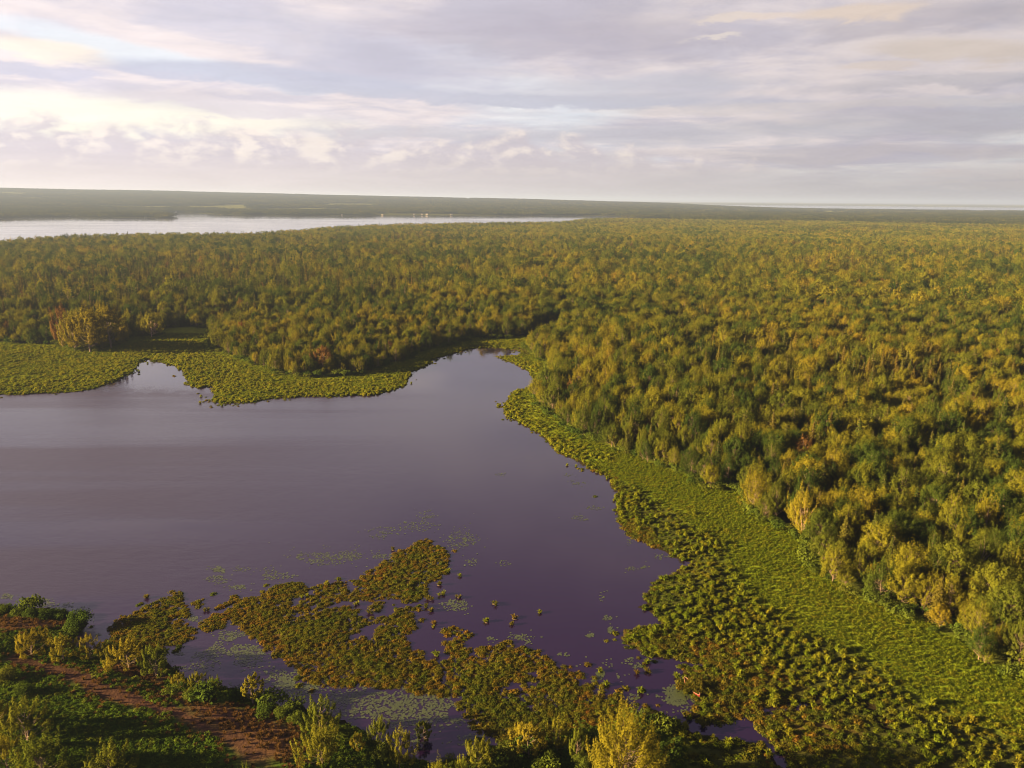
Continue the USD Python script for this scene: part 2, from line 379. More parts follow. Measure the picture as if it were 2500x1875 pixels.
farlake_p = shapely.Polygon(far_lake_xy()).buffer(0)
BAY = [(1560, 501.5), (1690, 503), (1800, 505.5), (1900, 507), (2100, 509), (2300, 511), (2500, 513), (2900, 518)]
bay_near = [tuple(P(x, y + 0.5, 12.0)[:2]) for x, y in BAY]
bay_far = [tuple((P(x, y, 0.0)[:2] / np.linalg.norm(P(x, y, 0.0)[:2])) * 13500) for x, y in BAY[::-1]]
bay_p = shapely.Polygon(bay_near + bay_far).buffer(0)
FR = 16.0
fx, fy = np.arange(-9000, 15000, FR), np.arange(300, 17000, FR)
FX, FY = np.meshgrid(fx, fy)
FWX, FWY = FX + (fbm(FX, FY, 160.0, 5, 3) - 0.5) * 70, FY + (fbm(FX, FY, 160.0, 6, 3) - 0.5) * 50
F_LAKE = signed(inside(farlake_p, FWX, FWY) | inside(bay_p, FWX, FWY), FR)     # metres into the far waters
del FWX, FWY


def sample(grid, x, y, x0, y0, r, outside):
    i, j = (np.asarray(y) - y0) / r, (np.asarray(x) - x0) / r
    v = ndi.map_coordinates(grid, [np.clip(i, 0, grid.shape[0] - 1), np.clip(j, 0, grid.shape[1] - 1)], order=1)
    if outside is not None:
        v = np.where((i < 0) | (j < 0) | (i > grid.shape[0] - 1) | (j > grid.shape[1] - 1), outside, v)
    return v


def near(grid, x, y, outside):
    v = sample(grid, np.atleast_1d(x), np.atleast_1d(y), NX0, NY0, NR, outside)
    return v if np.ndim(x) else float(v[0])


def far_water(x, y):
    v = sample(F_LAKE, np.atleast_1d(x), np.atleast_1d(y), fx[0], fy[0], FR, -500.0)
    return v if np.ndim(x) else float(v[0])


def fields(x, y):
    """water: metres onto land; forest: metres into the forest; and the far waters."""
    x, y = np.asarray(x, float), np.asarray(y, float)
    w = near(S_WATER, x, y, None)
    f = near(S_FOREST, x, y, None)
    ox = np.maximum(np.maximum(NX0 - x, x - NX1), 0)
    oy = np.maximum(np.maximum(NY0 - y, y - NY1), 0)
    out = np.hypot(ox, oy)
    f = np.where((out > 0) & (f > 0), f + out, f)
    w = np.where((out > 0) & (w > 0), w + out, w)
    return w, f, out


def ground_z(x, y):
    if np.ndim(x) == 0:
        return float(ground_z(np.array([x]), np.array([y]))[0])
    x, y = np.asarray(x, float), np.asarray(y, float)
    r = np.hypot(x, y)
    w, f, out = fields(x, y)
    b = near(S_BANK, x, y, -50.0)
    mt = near(S_MAT, x, y, -50.0)
    n = fbm(x, y, 9.0, 21, 3)
    land = 0.02 + 0.10 * ss(w, -0.3, 2.5) + 0.25 * n * ss(w, 0.5, 4)
    land += 1.1 * ss(b, 1.0, 9.0)
    land += ss(f, -2, 60) * (1.2 + 2.0 * fbm(x, y, 90.0, 31, 3)) * (1 - 0.6 * ss(r, 700, 1300)) + ss(f, 30, 400) * 3.0 * (1 - 0.8 * ss(r, 700, 1300)) * fbm(x, y, 320.0, 41, 3)
    land -= 0.15 * ss(mt, -1, 1)
    a = np.arctan2(x, y)
    # the country beyond the far lake climbs gently to a low ridge on the left
    crest = np.interp(a, [-1.2, -0.58, -0.33, -0.06, 0.24, 0.45, 1.2], [130, 120, 100, 72, 38, 20, 12])
    fw = far_water(x, y)
    land += ss(r, 2400, 7800) * (crest - 8 + 14 * (fbm(x, y, 900.0, 51, 4) - 0.5)) * ss(-fw, 0, 350) * ss(a, 0.42, 0.14)
    land += ss(r, 13400, 15500) * np.interp(a, [-0.6, 0.15, 0.3, 0.6], [60, 14, 18, 30]) * ss(-fw, 0, 300)
    land -= ss(r, 8200, 13000) * np.maximum(land - 14, 0) * 0.9
    depth = -0.15 - 0.12 * np.minimum(np.abs(np.minimum(w, 0)), 8.0)
    z = np.where(w > 0, land, np.where(w > -0.6, land * (1 + w / 0.6) + depth * (-w / 0.6), depth))
    bank = ss(-fw, -20, 50)
    z = np.where(fw > -50, z * bank + (1 - bank) * -1.2, z)
    return z


def on_ground(px, py):
    """Where the line of sight through a pixel meets the ground."""
    d = ray(px, py)
    t = np.concatenate([np.arange(40, 800, 0.5), np.arange(800, 12000, 6.0)])
    q = EYE + d * t[:, None]
    h = q[:, 2] - ground_z(q[:, 0], q[:, 1])
    k = np.argmax(h < 0) if (h < 0).any() else len(t) - 1
    return np.array([q[k, 0], q[k, 1], float(ground_z(q[k, 0], q[k, 1]))])


def pixel(p):
    d = np.asarray(p, float) - EYE
    zc = d @ FWD
    return 1250 + FOCAL * (d @ RIGHT) / zc, 937.5 - FOCAL * (d @ UP) / zc, zc


# ------------------------------------------------------------------ materials
def leaf_material(name, stops, through=0.32, spread=0.35, patch=0.011):
    g = Graph()
    r = g.node('object_info', 'random')
    isl = g.node('geometry', 'random_per_island')
    pos = g.node('geometry', 'position')
    stand = g.noise(pos, patch, 3, 0.5)
    f = g.add(g.mul(r, 0.75), g.mul(g.sub(stand, 0.5), 1.2))
    f = g.add(f, g.add(0.12, g.mul(g.sub(isl, 0.5), spread)))
    c = g.node('rgb_ramp', 'color', ramp=stops, fac=f)
    c = g.node('hsv', 'color', hue=0.5, saturation=1.0, value=g.m('multiply_add', isl, 0.6, 0.75), fac=1.0, color=c)
    d = g.node('diffuse_bsdf', 'BSDF', color=c)
    t = g.node('translucent_bsdf', 'BSDF', color=g.mix(1.0, c, (1.0, 1.0, 0.55), 'multiply'))
    return g.make(name, surface=g.node('mix_closure', 'closure', fac=through, closure1=d, closure2=t))


LEAF = leaf_material('broad_leaves', [(0.0, (0.030, 0.050, 0.009)), (0.3, (0.082, 0.096, 0.011)), (0.55, (0.126, 0.124, 0.011)), (0.8, (0.156, 0.124, 0.012)), (1.0, (0.152, 0.094, 0.015))])
LEAF_BRIGHT = leaf_material('bright_leaves', [(0.0, (0.075, 0.095, 0.011)), (0.5, (0.145, 0.135, 0.013)), (1.0, (0.19, 0.145, 0.016))])
NEEDLE = leaf_material('needles', [(0.0, (0.034, 0.048, 0.010)), (0.5, (0.072, 0.068, 0.012)), (1.0, (0.115, 0.078, 0.016))], 0.25)
SHRUB = leaf_material('shrub_leaves', [(0.0, (0.035, 0.062, 0.010)), (0.5, (0.070, 0.095, 0.013)), (1.0, (0.12, 0.12, 0.018))])
FARN = leaf_material('far_conifers', [(0.0, (0.022, 0.032, 0.012)), (0.6, (0.048, 0.054, 0.017)), (1.0, (0.082, 0.078, 0.020))], 0.1)  # leaf colour darkened to stand in for cloud shade over the far woods
RUST = leaf_material('rusty_leaves', [(0.0, (0.105, 0.058, 0.02)), (0.5, (0.13, 0.075, 0.024)), (1.0, (0.135, 0.09, 0.028))])
REDL = leaf_material('red_leaves', [(0.0, (0.14, 0.028, 0.02)), (1.0, (0.17, 0.05, 0.026))])
REED = leaf_material('reed_blades', [(0.0, (0.080, 0.115, 0.008)), (0.5, (0.128, 0.146, 0.010)), (1.0, (0.172, 0.150, 0.013))], 0.4, 0.3, 0.07)
SEDGE = leaf_material('sedge_blades', [(0.0, (0.060, 0.066, 0.009)), (0.4, (0.098, 0.084, 0.011)), (0.7, (0.125, 0.080, 0.012)), (1.0, (0.145, 0.064, 0.015))], 0.4, 0.3, 0.07)
MATG = leaf_material('mat_sedge_blades', [(0.0, (0.048, 0.068, 0.009)), (0.5, (0.088, 0.096, 0.010)), (1.0, (0.128, 0.110, 0.012))], 0.4, 0.3, 0.07)
FEN = leaf_material('fen_grass_blades', [(0.0, (0.090, 0.130, 0.008)), (0.5, (0.12, 0.15, 0.009)), (1.0, (0.155, 0.15, 0.011))], 0.4, 0.3, 0.07)
MEADOW = leaf_material('meadow_blades', [(0.0, (0.11, 0.135, 0.009)), (0.5, (0.14, 0.155, 0.010)), (1.0, (0.17, 0.155, 0.012))], 0.45, 0.2)
BANKG = leaf_material('bank_grass_blades', [(0.0, (0.036, 0.072, 0.008)), (0.5, (0.062, 0.098, 0.010)), (1.0, (0.105, 0.105, 0.014))], 0.35, 0.3)
DRY = leaf_material('dry_grass_blades', [(0.0, (0.065, 0.040, 0.016)), (0.5, (0.095, 0.052, 0.021)), (1.0, (0.11, 0.072, 0.024))], 0.35, 0.3)


def bark_material(name, a, b):
    g = Graph()
    pos = g.node('texture_coordinate', 'object')
    n = g.noise(g.node('mapping', 'vector', vector=pos, scale=(6.0, 6.0, 1.2)), 2.0, 4)
    return g.make(name, surface=g.node('principled_bsdf', 'BSDF', base_color=g.mix(n, a, b), roughness=0.9))


BARK = bark_material('bark', (0.06, 0.042, 0.03), (0.13, 0.09, 0.065))
BARK_PALE = bark_material('pale_bark', (0.16, 0.10, 0.075), (0.28, 0.19, 0.15))


def ground_material():
    g = Graph()
    tint = g.node('attribute', 'color', attribute='tint')
    pos = g.node('geometry', 'position')
    n1 = g.noise(pos, 0.35, 5, 0.6)
    n2 = g.noise(pos, 2.6, 4, 0.6)
    n3 = g.noise(pos, 0.03, 4, 0.55)
    v = g.add(g.mul(n1, 0.8), g.add(g.mul(n2, 0.7), g.mul(n3, 0.5)))
    c = g.node('hsv', 'color', hue=g.m('multiply_add', n3, -0.06, 0.53), saturation=1.0, value=v, fac=1.0, color=tint)
    h = g.add(g.mul(n1, 0.5), g.mul(n2, 0.18))
    b = g.node('bump', 'normal', height=h, strength=0.8, distance=0.6)
    return g.make('ground', surface=g.node('diffuse_bsdf', 'BSDF', color=c, normal=b, roughness=0.3))


GROUND = ground_material()
GROUND_PEAT = usdkit.material(stage, '/World/Looks/peat', {'p': ('principled_bsdf', {'base_color': (0.05, 0.035, 0.02), 'roughness': 0.95})}, surface='p.BSDF')


def water_material(name, body, rough, calm, wave):
    g = Graph()
    pos = g.node('geometry', 'position')
    p2 = g.node('mapping', 'vector', vector=pos, rotation=(0, 0, 0.35), scale=(0.35, 1.0, 1.0))
    rip = g.noise(p2, 1.1, 4, 0.6, 0.4)
    rip2 = g.noise(pos, 0.22, 3, 0.5)
    streak = g.noise(g.node('mapping', 'vector', vector=pos, rotation=(0, 0, 0.12), scale=(0.004, 0.035, 1.0)), 1.0, 4, 0.55, 0.6)
    wind = g.step(streak, 0.36, 0.60)                      # calm lanes and wind-ruffled water
    if calm:                                              # sheltered head of the bay
        sx = g.node('separate_xyz', 'y', vector=pos)
        ex = g.node('separate_xyz', 'x', vector=pos)
        wind = g.m('multiply_add', wind, 0.5, 0.5)
        wind = g.mul(wind, g.step(g.add(ex, g.mul(streak, 40.0)), -60.0, 40.0, 1.0, 0.04))
        wind = g.mul(wind, g.step(g.add(sx, g.mul(rip2, 20.0)), 240.0, 266.0, 1.0, 0.05))
        lane = P(440, 1284)                               # a calm lane on the left
        u = g.mul(g.add(ex, -float(lane[0])), 1 / 16.0)
        v = g.mul(g.add(g.add(sx, g.mul(ex, 0.05)), -float(lane[1] + 0.05 * lane[0])), 1 / 2.6)
        wind = g.mul(wind, g.sub(1.0, g.m('exponent', g.mul(g.add(g.mul(u, u), g.mul(v, v)), -1.0))))
    st = g.m('multiply_add', wind, wave, wave * 0.05)
    b = g.node('bump', 'normal', height=g.add(rip, g.mul(rip2, 1.5)), strength=st, distance=0.25)
    s = g.node('principled_bsdf', 'BSDF', base_color=body, roughness=g.m('multiply_add', wind, rough, 0.03), ior=1.58, normal=b)
    return g.make(name, surface=s)


LAKE_M = water_material('lake_water', (0.006, 0.002, 0.014), 0.34, True, 0.13)
FARLAKE_M = water_material('far_water', (0.02, 0.018, 0.022), 0.06, False, 0.05)

# ------------------------------------------------------------------ the ground, one sheet to the horizon
rad = [3.0]
while rad[-1] < 60000:
    r = rad[-1]
    rad.append(r + (3.0 if r < 60 else r * 0.0052 if r < 420 else r * 0.016 if r < 4000 else r * 0.03))
rad = np.array(rad)
angs = np.concatenate([np.linspace(-math.pi, -0.86, 40)[:-1], np.linspace(-0.86, 0.86, 560), np.linspace(0.86, math.pi, 40)[1:]])
AA, RR = np.meshgrid(angs, rad)
TX, TY = RR * np.sin(AA), RR * np.cos(AA)
TZ = ground_z(TX, TY)
w_, f_, out_ = fields(TX, TY)
b_ = near(S_BANK, TX, TY, -50.0)
m_ = near(S_MAT, TX, TY, -50.0)
pa_ = near(S_PATH, TX, TY, -50.0)
br_ = near(S_BROWN, TX, TY, -50.0)
mu_ = near(S_MUD, TX, TY, -50.0)
patch = fbm(TX, TY, 14.0, 61, 3)


def blend(c, d, k): return c + (np.asarray(d) - c) * np.asarray(k)[..., None]


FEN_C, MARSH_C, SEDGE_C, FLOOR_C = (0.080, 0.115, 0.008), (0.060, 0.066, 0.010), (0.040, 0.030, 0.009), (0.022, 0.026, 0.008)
tint = np.zeros(TX.shape + (3,)) + np.array(FEN_C)
tint = blend(tint, (0.105, 0.122, 0.011), ss(20 - TX, 0, 25))
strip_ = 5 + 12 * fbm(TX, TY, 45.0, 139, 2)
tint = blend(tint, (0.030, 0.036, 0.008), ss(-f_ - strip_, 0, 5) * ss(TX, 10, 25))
tint = blend(tint, (0.013, 0.011, 0.005), ss(2.2 - w_, 0, 1.5))
tint = blend(tint, SEDGE_C, ss(m_, -0.5, 0.5))
tint = blend(tint, (0.030, 0.055, 0.008), ss(b_, 0, 3))
tint = blend(tint, (0.062, 0.036, 0.021), ss(br_ + (patch - 0.5) * 4, -1, 1.5))
tint = blend(tint, (0.048, 0.028, 0.019), ss(pa_ + (patch - 0.5) * 3.5, -0.8, 1.0))
tint = blend(tint, (0.045, 0.036, 0.010), ss(near(S_RUSTY, TX, TY, -50.0), -2, 2))
tint = blend(tint, (0.035, 0.024, 0.018), ss(mu_, -1, 1))
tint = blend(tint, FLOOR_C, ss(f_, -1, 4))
# far country: canopy seen from so far that it is one surface, its colour darkened for cloud shade, with paler clearings
rr_ = np.hypot(TX, TY)
clear = ss(fbm(TX, TY, 420.0, 71, 4), 0.60, 0.66) * ss(rr_, 2200, 2600)
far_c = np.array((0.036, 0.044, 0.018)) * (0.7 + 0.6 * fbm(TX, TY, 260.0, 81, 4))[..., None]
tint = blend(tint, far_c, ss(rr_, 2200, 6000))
tint = blend(tint, (0.10, 0.11, 0.025), clear * ss(-far_water(TX, TY), 60, 200) * 0.5)
n_r, n_a = TX.shape
idx = np.arange(n_r * n_a).reshape(n_r, n_a)
quads = np.stack([idx[:-1, :-1], idx[:-1, 1:], idx[1:, 1:], idx[1:, :-1]], -1).reshape(-1, 4)[:, ::-1]
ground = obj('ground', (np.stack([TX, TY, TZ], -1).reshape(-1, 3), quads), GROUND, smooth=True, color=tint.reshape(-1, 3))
tag(ground, 'marshy lake shore, forest floor and far wooded country', kind='structure')


def sheet(name, poly, z, material, label):
    import trimesh
    p = poly.simplify(2.0)
    v, f = trimesh.creation.triangulate_polygon(p, engine='earcut')
    v3 = np.column_stack([v, np.full(len(v), z)])
    n = np.cross(v3[f[:, 1]] - v3[f[:, 0]], v3[f[:, 2]] - v3[f[:, 0]])[:, 2]
    f = np.where((n < 0)[:, None], f[:, ::-1], f)
    return tag(obj(name, (v3, f), material), label, kind='structure')


def biggest(p): return max(p.geoms, key=lambda q: q.area) if hasattr(p, 'geoms') else p


sheet('lake', shapely.box(-339, -50, 240, 345), 0.0, LAKE_M, 'dark violet lake reflecting the evening sky')
sheet('far_lake', shapely.Polygon(biggest(farlake_p.buffer(120)).exterior), 0.0, FARLAKE_M, 'pale far lake behind the forest')
sheet('distant_bay', shapely.Polygon(biggest(bay_p.buffer(200)).exterior), 0.0, FARLAKE_M, 'thin bright strip of water under the horizon on the right')

# ------------------------------------------------------------------ plants as meshes


def leaves(rng, pos, nrm, along, size):
    """One rhombic leaf (two triangles) at each point."""
    n = len(pos)
    nrm = nrm / (np.linalg.norm(nrm, axis=1, keepdims=True) + 1e-9)
    a = along - nrm * (along * nrm).sum(1, keepdims=True)
    a /= np.linalg.norm(a, axis=1, keepdims=True) + 1e-9
    b = np.cross(nrm, a)
    s = np.broadcast_to(size, (n,))[:, None] * rng.uniform(0.7, 1.3, (n, 1))
    v = np.stack([pos - a * s * 0.6, pos + b * s * 0.36, pos + a * s * 0.6, pos - b * s * 0.36], 1).reshape(-1, 3)
    k = np.arange(n)[:, None] * 4
    return v, np.vstack([k + [0, 1, 2], k + [0, 2, 3]])


def unit(v): return v / (np.linalg.norm(v, axis=-1, keepdims=True) + 1e-9)


def broadleaf(seed, h, cr, base=0.25, plumes=46, per=60, leaf=0.34, spiky=0.5, plume_r=0.5, limbs=True, stems=1, trunk_r=None):
    """A broadleaved crown made of many leafy shoots. Returns (trunk with limbs, crown)."""
    rng = np.random.default_rng(seed)
    wood, L = [], []
    trunk_r = trunk_r or 0.018 * h + 0.03
    for s_ in range(stems):
        lean = rng.normal(0, 0.05 if stems == 1 else 0.22, 2) * h
        ts = np.linspace(0, 1, 7)
        off = np.column_stack([lean[0] * ts ** 1.5 + 0.02 * h * np.sin(3 * ts + seed), lean[1] * ts ** 1.5 + 0.02 * h * np.cos(4 * ts + seed), ts * h * 0.9 - 0.3 * (ts == 0)])
        rr = trunk_r * (1 - 0.85 * ts) / math.sqrt(stems)
        wood.append(tube(off, rr, 6))
        for i in range(plumes // stems):
            u = (i + rng.uniform(0, 1)) / (plumes // stems)
            t0 = base + (0.93 - base) * u ** 0.8
            p0 = np.array([np.interp(t0, ts, off[:, k]) for k in range(3)])
            a = i * 2.399 + rng.uniform(-0.5, 0.5) + seed
            e = math.radians((18 + 40 * spiky) + (45 + 15 * spiky) * u ** 1.3 + rng.uniform(-14, 14))
            ln = cr * (1.15 - 0.45 * u) * (0.65 + 0.45 * math.sin(math.pi * min(1, 0.25 + 0.8 * u))) * rng.uniform(0.72, 1.2)
            d0 = np.array([math.cos(a) * math.cos(e), math.sin(a) * math.cos(e), math.sin(e)])
            bend = np.array([0, 0, 1.0]) * ln * (0.12 + 0.25 * spiky)
            if limbs:
                q = np.linspace(0, 0.75, 4)[:, None]
                wood.append(tube(p0 + d0 * ln * q + bend * q ** 2, trunk_r * 0.32 * (1 - q[:, 0]) + 0.012, 3))
            n = max(3, int(per * rng.uniform(0.6, 1.4)))
            v = rng.beta(1.5, 1.1, n)[:, None] * 0.85 + 0.2
            axis = p0 + d0 * ln * v + bend * v ** 2
            rad_ = plume_r * (1.05 - 0.75 * np.clip(v, 0, 1)) * rng.uniform(0.3, 1.0, (n, 1)) ** 0.5
            rnd = unit(rng.normal(size=(n, 3)))
            pos = axis + rnd * rad_ * [1, 1, 0.9]
            nrm = rnd * 0.75 + unit(d0 * [1, 1, 0.15]) * 0.7 + [0, 0, 0.22] + rng.normal(0, 0.30, (n, 3))
            L.append(leaves(rng, pos, nrm, d0 + rng.normal(0, 0.5, (n, 3)), leaf))
    return join(wood), join(L)


def crown_tree(seed, h, cr, puffs=46, per=60, leaf=0.26, spiky=0.3, stems=1, low=0.08, wood_q=True):
    """A full crown: many leafy masses on an uneven egg-shaped shell, each drawn out upwards. Returns (trunk with limbs, crown)."""
    rng = np.random.default_rng(seed)
    wood, L = [], []
    tr = 0.014 * h + 0.03
    ts = np.linspace(0, 1, 6)
    cz, hz = h * (0.5 + low / 2), h * (0.5 - low / 2)
    lobes = rng.normal(0, 1, (5, 3))
    for s_ in range(stems):
        a = s_ * 2.1 + seed
        lean = (0.0 if stems == 1 else 0.35 * cr)
        off = np.column_stack([lean * math.cos(a) * ts + 0.02 * h * np.sin(3 * ts + seed), lean * math.sin(a) * ts + 0.02 * h * np.cos(4 * ts + seed), ts * h * 0.8 - 0.3 * (ts == 0)])
        wood.append(tube(off, tr * (1 - 0.8 * ts) / math.sqrt(stems), 6))
    for i in range(puffs):
        zz = 1 - 1.55 * ((i + 0.5) / puffs) ** 1.1                # from the top well down the sides
        a = i * 2.39996 + rng.uniform(-0.4, 0.4)
        q = math.sqrt(max(0, 1 - zz * zz))
        d = np.array([q * math.cos(a), q * math.sin(a), zz])
        egg = 1.0 - 0.25 * max(0, zz)                    # narrower towards the top
        bump = 1 + 0.16 * math.sin(2.3 * (d @ lobes[0])) + 0.12 * math.sin(3.1 * (d @ lobes[1]))
        c = np.array([0, 0, cz]) + d * [cr * egg, cr * egg, hz] * bump * (0.5 + 0.52 * rng.uniform() ** 0.6)
        pr = cr * rng.uniform(0.13, 0.30)
        up = (1.0 + 1.5 * spiky) * rng.uniform(0.7, 1.4)
        n = max(3, int(per * rng.uniform(0.6, 1.4)))
        rnd = unit(rng.normal(size=(n, 3)))
        t = np.clip(rnd[:, 2:], -0.4, 1)
        taper = 1 - min(0.8, 0.75 * spiky) * np.clip(t, 0, 1)
        rnd[:, 2] = np.where(rnd[:, 2] < 0, 0.45 * rnd[:, 2], rnd[:, 2])
        pos = c + rnd * np.array([pr, pr, pr * up]) * np.concatenate([taper, taper, np.ones_like(taper)], 1) * rng.uniform(0.55, 1.06, (n, 1)) + d * [0.5 * pr, 0.5 * pr, 0] * (t + 0.4) * (0.5 + spiky)
        pos[:, 2] = np.maximum(pos[:, 2], 0.1)
        nrm = rnd * 0.9 + d * [0.35, 0.35, 0.15] + [0, 0, 0.1] + rng.normal(0, 0.28, (n, 3))
        L.append(leaves(rng, pos, nrm, rnd * 0.5 + [0, 0, 0.7] + rng.normal(0, 0.45, (n, 3)), leaf))
        if wood_q:
            p0 = np.array([0, 0, max(0.12 * h, min(c[2] - 0.25 * h, 0.75 * h))])
            wood.append(tube([p0, p0 * 0.5 + c * 0.5 + [0, 0, -0.04 * h], c], np.array([0.3, 0.2, 0.08]) * tr, 3))
    return join(wood), join(L)


def conifer(seed, h, cr, leaf=0.35, whorls=15, per=26, arms=7, bare=0.05):
    rng = np.random.default_rng(seed)
    ts = np.linspace(0, 1, 6)
    wood = [tube(np.column_stack([0.02 * h * np.sin(2 * ts + seed), 0.02 * h * np.cos(2 * ts), ts * h - 0.3 * (ts == 0)]), 0.016 * h * (1 - 0.9 * ts) + 0.01, 6)]
    L = []
    for k in range(whorls):
        u = (k + rng.uniform(0, 0.7)) / whorls
        z = h * (bare + (0.97 - bare) * u)
        for j in range(arms):
            a = j * 2 * math.pi / arms + k * 0.7 + rng.uniform(-0.3, 0.3)
            ln = cr * (1 - u) ** 0.85 * rng.uniform(0.65, 1.2) + 0.12
            d = np.array([math.cos(a), math.sin(a), 0.0])
            n = max(3, int(per * (0.35 + 0.8 * (1 - u))))
            v = rng.uniform(0.08, 1, n)[:, None]
            pos = np.array([0, 0, z]) + d * ln * v + np.array([0, 0, 1]) * (0.22 * ln * v - 0.40 * ln * v ** 2) + rng.normal(0, 0.10 + 0.05 * ln, (n, 3)) * [1, 1, 0.6]
            nrm = np.array([0, 0, 0.5]) + d * 0.8 + rng.normal(0, 0.45, (n, 3))
            L.append(leaves(rng, pos, nrm, d + rng.normal(0, 0.35, (n, 3)), leaf))
    n = 24
    L.append(leaves(rng, np.column_stack([rng.normal(0, 0.06, n), rng.normal(0, 0.06, n), h * rng.uniform(0.92, 1.04, n)]), rng.normal(size=(n, 3)), np.tile([0, 0, 1.0], (n, 1)), leaf * 0.7))
    return join(wood), join(L)


def bush(seed, h, r, n=900, leaf=0.28, lumps=9):
    """A low rounded bush of several leafy mounds, down to the ground."""
    rng = np.random.default_rng(seed)
    L, wood = [], []
    for k in range(lumps):
        a, q = k * 2.4 + seed, r * math.sqrt((k + 0.3) / lumps) * 0.75
        c = np.array([math.cos(a) * q, math.sin(a) * q, h * rng.uniform(0.30, 0.62)])
        wood.append(tube([np.array([0, 0, -0.2]), c * [0.5, 0.5, 0.6], c], [0.05, 0.035, 0.015], 3))
        m = n // lumps
        rnd = unit(rng.normal(size=(m, 3)))
        rnd[:, 2] = np.where(rng.uniform(size=m) < 0.75, np.abs(rnd[:, 2]), rnd[:, 2])
        size = np.array([r * 0.5, r * 0.5, h * 0.42]) * rng.uniform(0.7, 1.15)
        pos = c + rnd * size * rng.uniform(0.55, 1.08, (m, 1))
        pos[:, 2] = np.maximum(pos[:, 2], 0.05)
        L.append(leaves(rng, pos, rnd + [0, 0, 0.15] + rng.normal(0, 0.35, (m, 3)), rnd + [0, 0, 0.6] + rng.normal(0, 0.4, (m, 3)), leaf))
    return join(wood), join(L)


def tuft(seed, h, r, blades=46, width=0.05, droop=0.5, segs=2):
    """A tussock: blades that rise from one foot and arch outwards."""
    rng = np.random.default_rng(seed)
    vs, fs = [], []
    for k in range(blades):
        a, lean = rng.uniform(0, 2 * math.pi), rng.uniform(0.05, 1.0) ** 0.7
        d = np.array([math.cos(a), math.sin(a), 0])
        side = np.array([-math.sin(a), math.cos(a), 0]) * width * rng.uniform(0.7, 1.4)
        hh = h * rng.uniform(0.65, 1.1) * (1 - 0.25 * lean)
        foot = d * r * 0.22 * rng.uniform(0, 1) + np.array([0, 0, -0.05])
        mid = foot + d * r * 0.45 * lean + np.array([0, 0, hh * 0.75])
        tip = foot + d * r * 1.0 * lean + np.array([0, 0, hh * (1 - droop * 0.45 * lean)])
        n = 5 * k
        vs += [foot - side * 0.7, foot + side * 0.7, mid + side, mid - side, tip]
        fs += [[n, n + 1, n + 2], [n, n + 2, n + 3], [n + 3, n + 2, n + 4]]
    return np.array(vs), np.array(fs)


def dome(seed, h, r, n=80, leaf=0.34):
    """A rounded tussock: grass blades standing out of a hemisphere."""
    rng = np.random.default_rng(seed)
    rnd = unit(rng.normal(size=(n, 3)))
    rnd[:, 2] = np.abs(rnd[:, 2])
    pos = rnd * [r, r, h * 0.8] * rng.uniform(0.65, 1.0, (n, 1)) + [0, 0, 0.12 * h]
    nrm = rnd * [1, 1, 0.6] + rng.normal(0, 0.28, (n, 3))
    return leaves(rng, pos, nrm, rnd * 0.6 + [0, 0, 1.0] + rng.normal(0, 0.25, (n, 3)), leaf)


def mound(seed, h, r, n=70, leaf=0.22):
    """A low leafy herb mound."""
    rng = np.random.default_rng(seed)
    rnd = unit(rng.normal(size=(n, 3)))
    rnd[:, 2] = np.abs(rnd[:, 2])
    pos = rnd * [r, r, h] * rng.uniform(0.5, 1.0, (n, 1))
    return leaves(rng, pos, rnd + [0, 0, 0.35] + rng.normal(0, 0.4, (n, 3)), rnd + rng.normal(0, 0.5, (n, 3)), leaf)


def scatter(name, label, category, protos, pts, rot, scl, which, kind='stuff', tilts=None):
    """A PointInstancer: protos is a list of lists of (mesh, material)."""
    path = f'/World/{numbered(name)}'
    pi = UsdGeom.PointInstancer.Define(stage, path)
    for k, parts in enumerate(protos):
        x = UsdGeom.Xform.Define(stage, f'{path}/plant_{k:03d}')
        for j, (vf, mat) in enumerate(parts):
            usdkit.mesh(stage, f'{path}/plant_{k:03d}/piece_{j:03d}', vf, mat)
        pi.GetPrototypesRel().AddTarget(x.GetPath())
    pts, rot = np.asarray(pts, np.float32), np.asarray(rot, float)
    scl = np.asarray(scl, np.float32)
    if scl.ndim == 1:
        scl = np.repeat(scl[:, None], 3, 1)
    tx = np.zeros_like(rot) if tilts is None else np.asarray(tilts, float)
    qz = np.column_stack([np.cos(rot / 2), 0 * rot, 0 * rot, np.sin(rot / 2)])
    # q = qz * qx
    cx, sx = np.cos(tx / 2), np.sin(tx / 2)
    q = np.column_stack([qz[:, 0] * cx, qz[:, 0] * sx, qz[:, 3] * sx, qz[:, 3] * cx])
    qh = Vt.QuathArray([Gf.Quath(float(a), float(b), float(c), float(d)) for a, b, c, d in q])
    pi.CreatePositionsAttr(Vt.Vec3fArray.FromNumpy(pts))
    pi.CreateOrientationsAttr(qh)
    pi.CreateScalesAttr(Vt.Vec3fArray.FromNumpy(np.ascontiguousarray(scl)))
    pi.CreateProtoIndicesAttr(Vt.IntArray.FromNumpy(np.asarray(which, np.int32)))
    tag(pi.GetPrim(), label, category, kind=kind)
    return pi


def jittered(x0, x1, y0, y1, step, rng, jit=0.48):
    xs, ys = np.arange(x0, x1, step), np.arange(y0, y1, step)
    X, Y = np.meshgrid(xs, ys)
    X = X + (np.arange(len(ys)) % 2)[:, None] * step * 0.5
    return (X + rng.uniform(-jit, jit, X.shape) * step).ravel(), (Y + rng.uniform(-jit, jit, Y.shape) * step).ravel()


def wedge(x, y, margin=0.10):
    """Inside the camera's field of view, with a margin at the sides."""
    return np.abs(np.arctan2(x, y)) < math.atan(1250 / FOCAL) + margin


rng = np.random.default_rng(11)
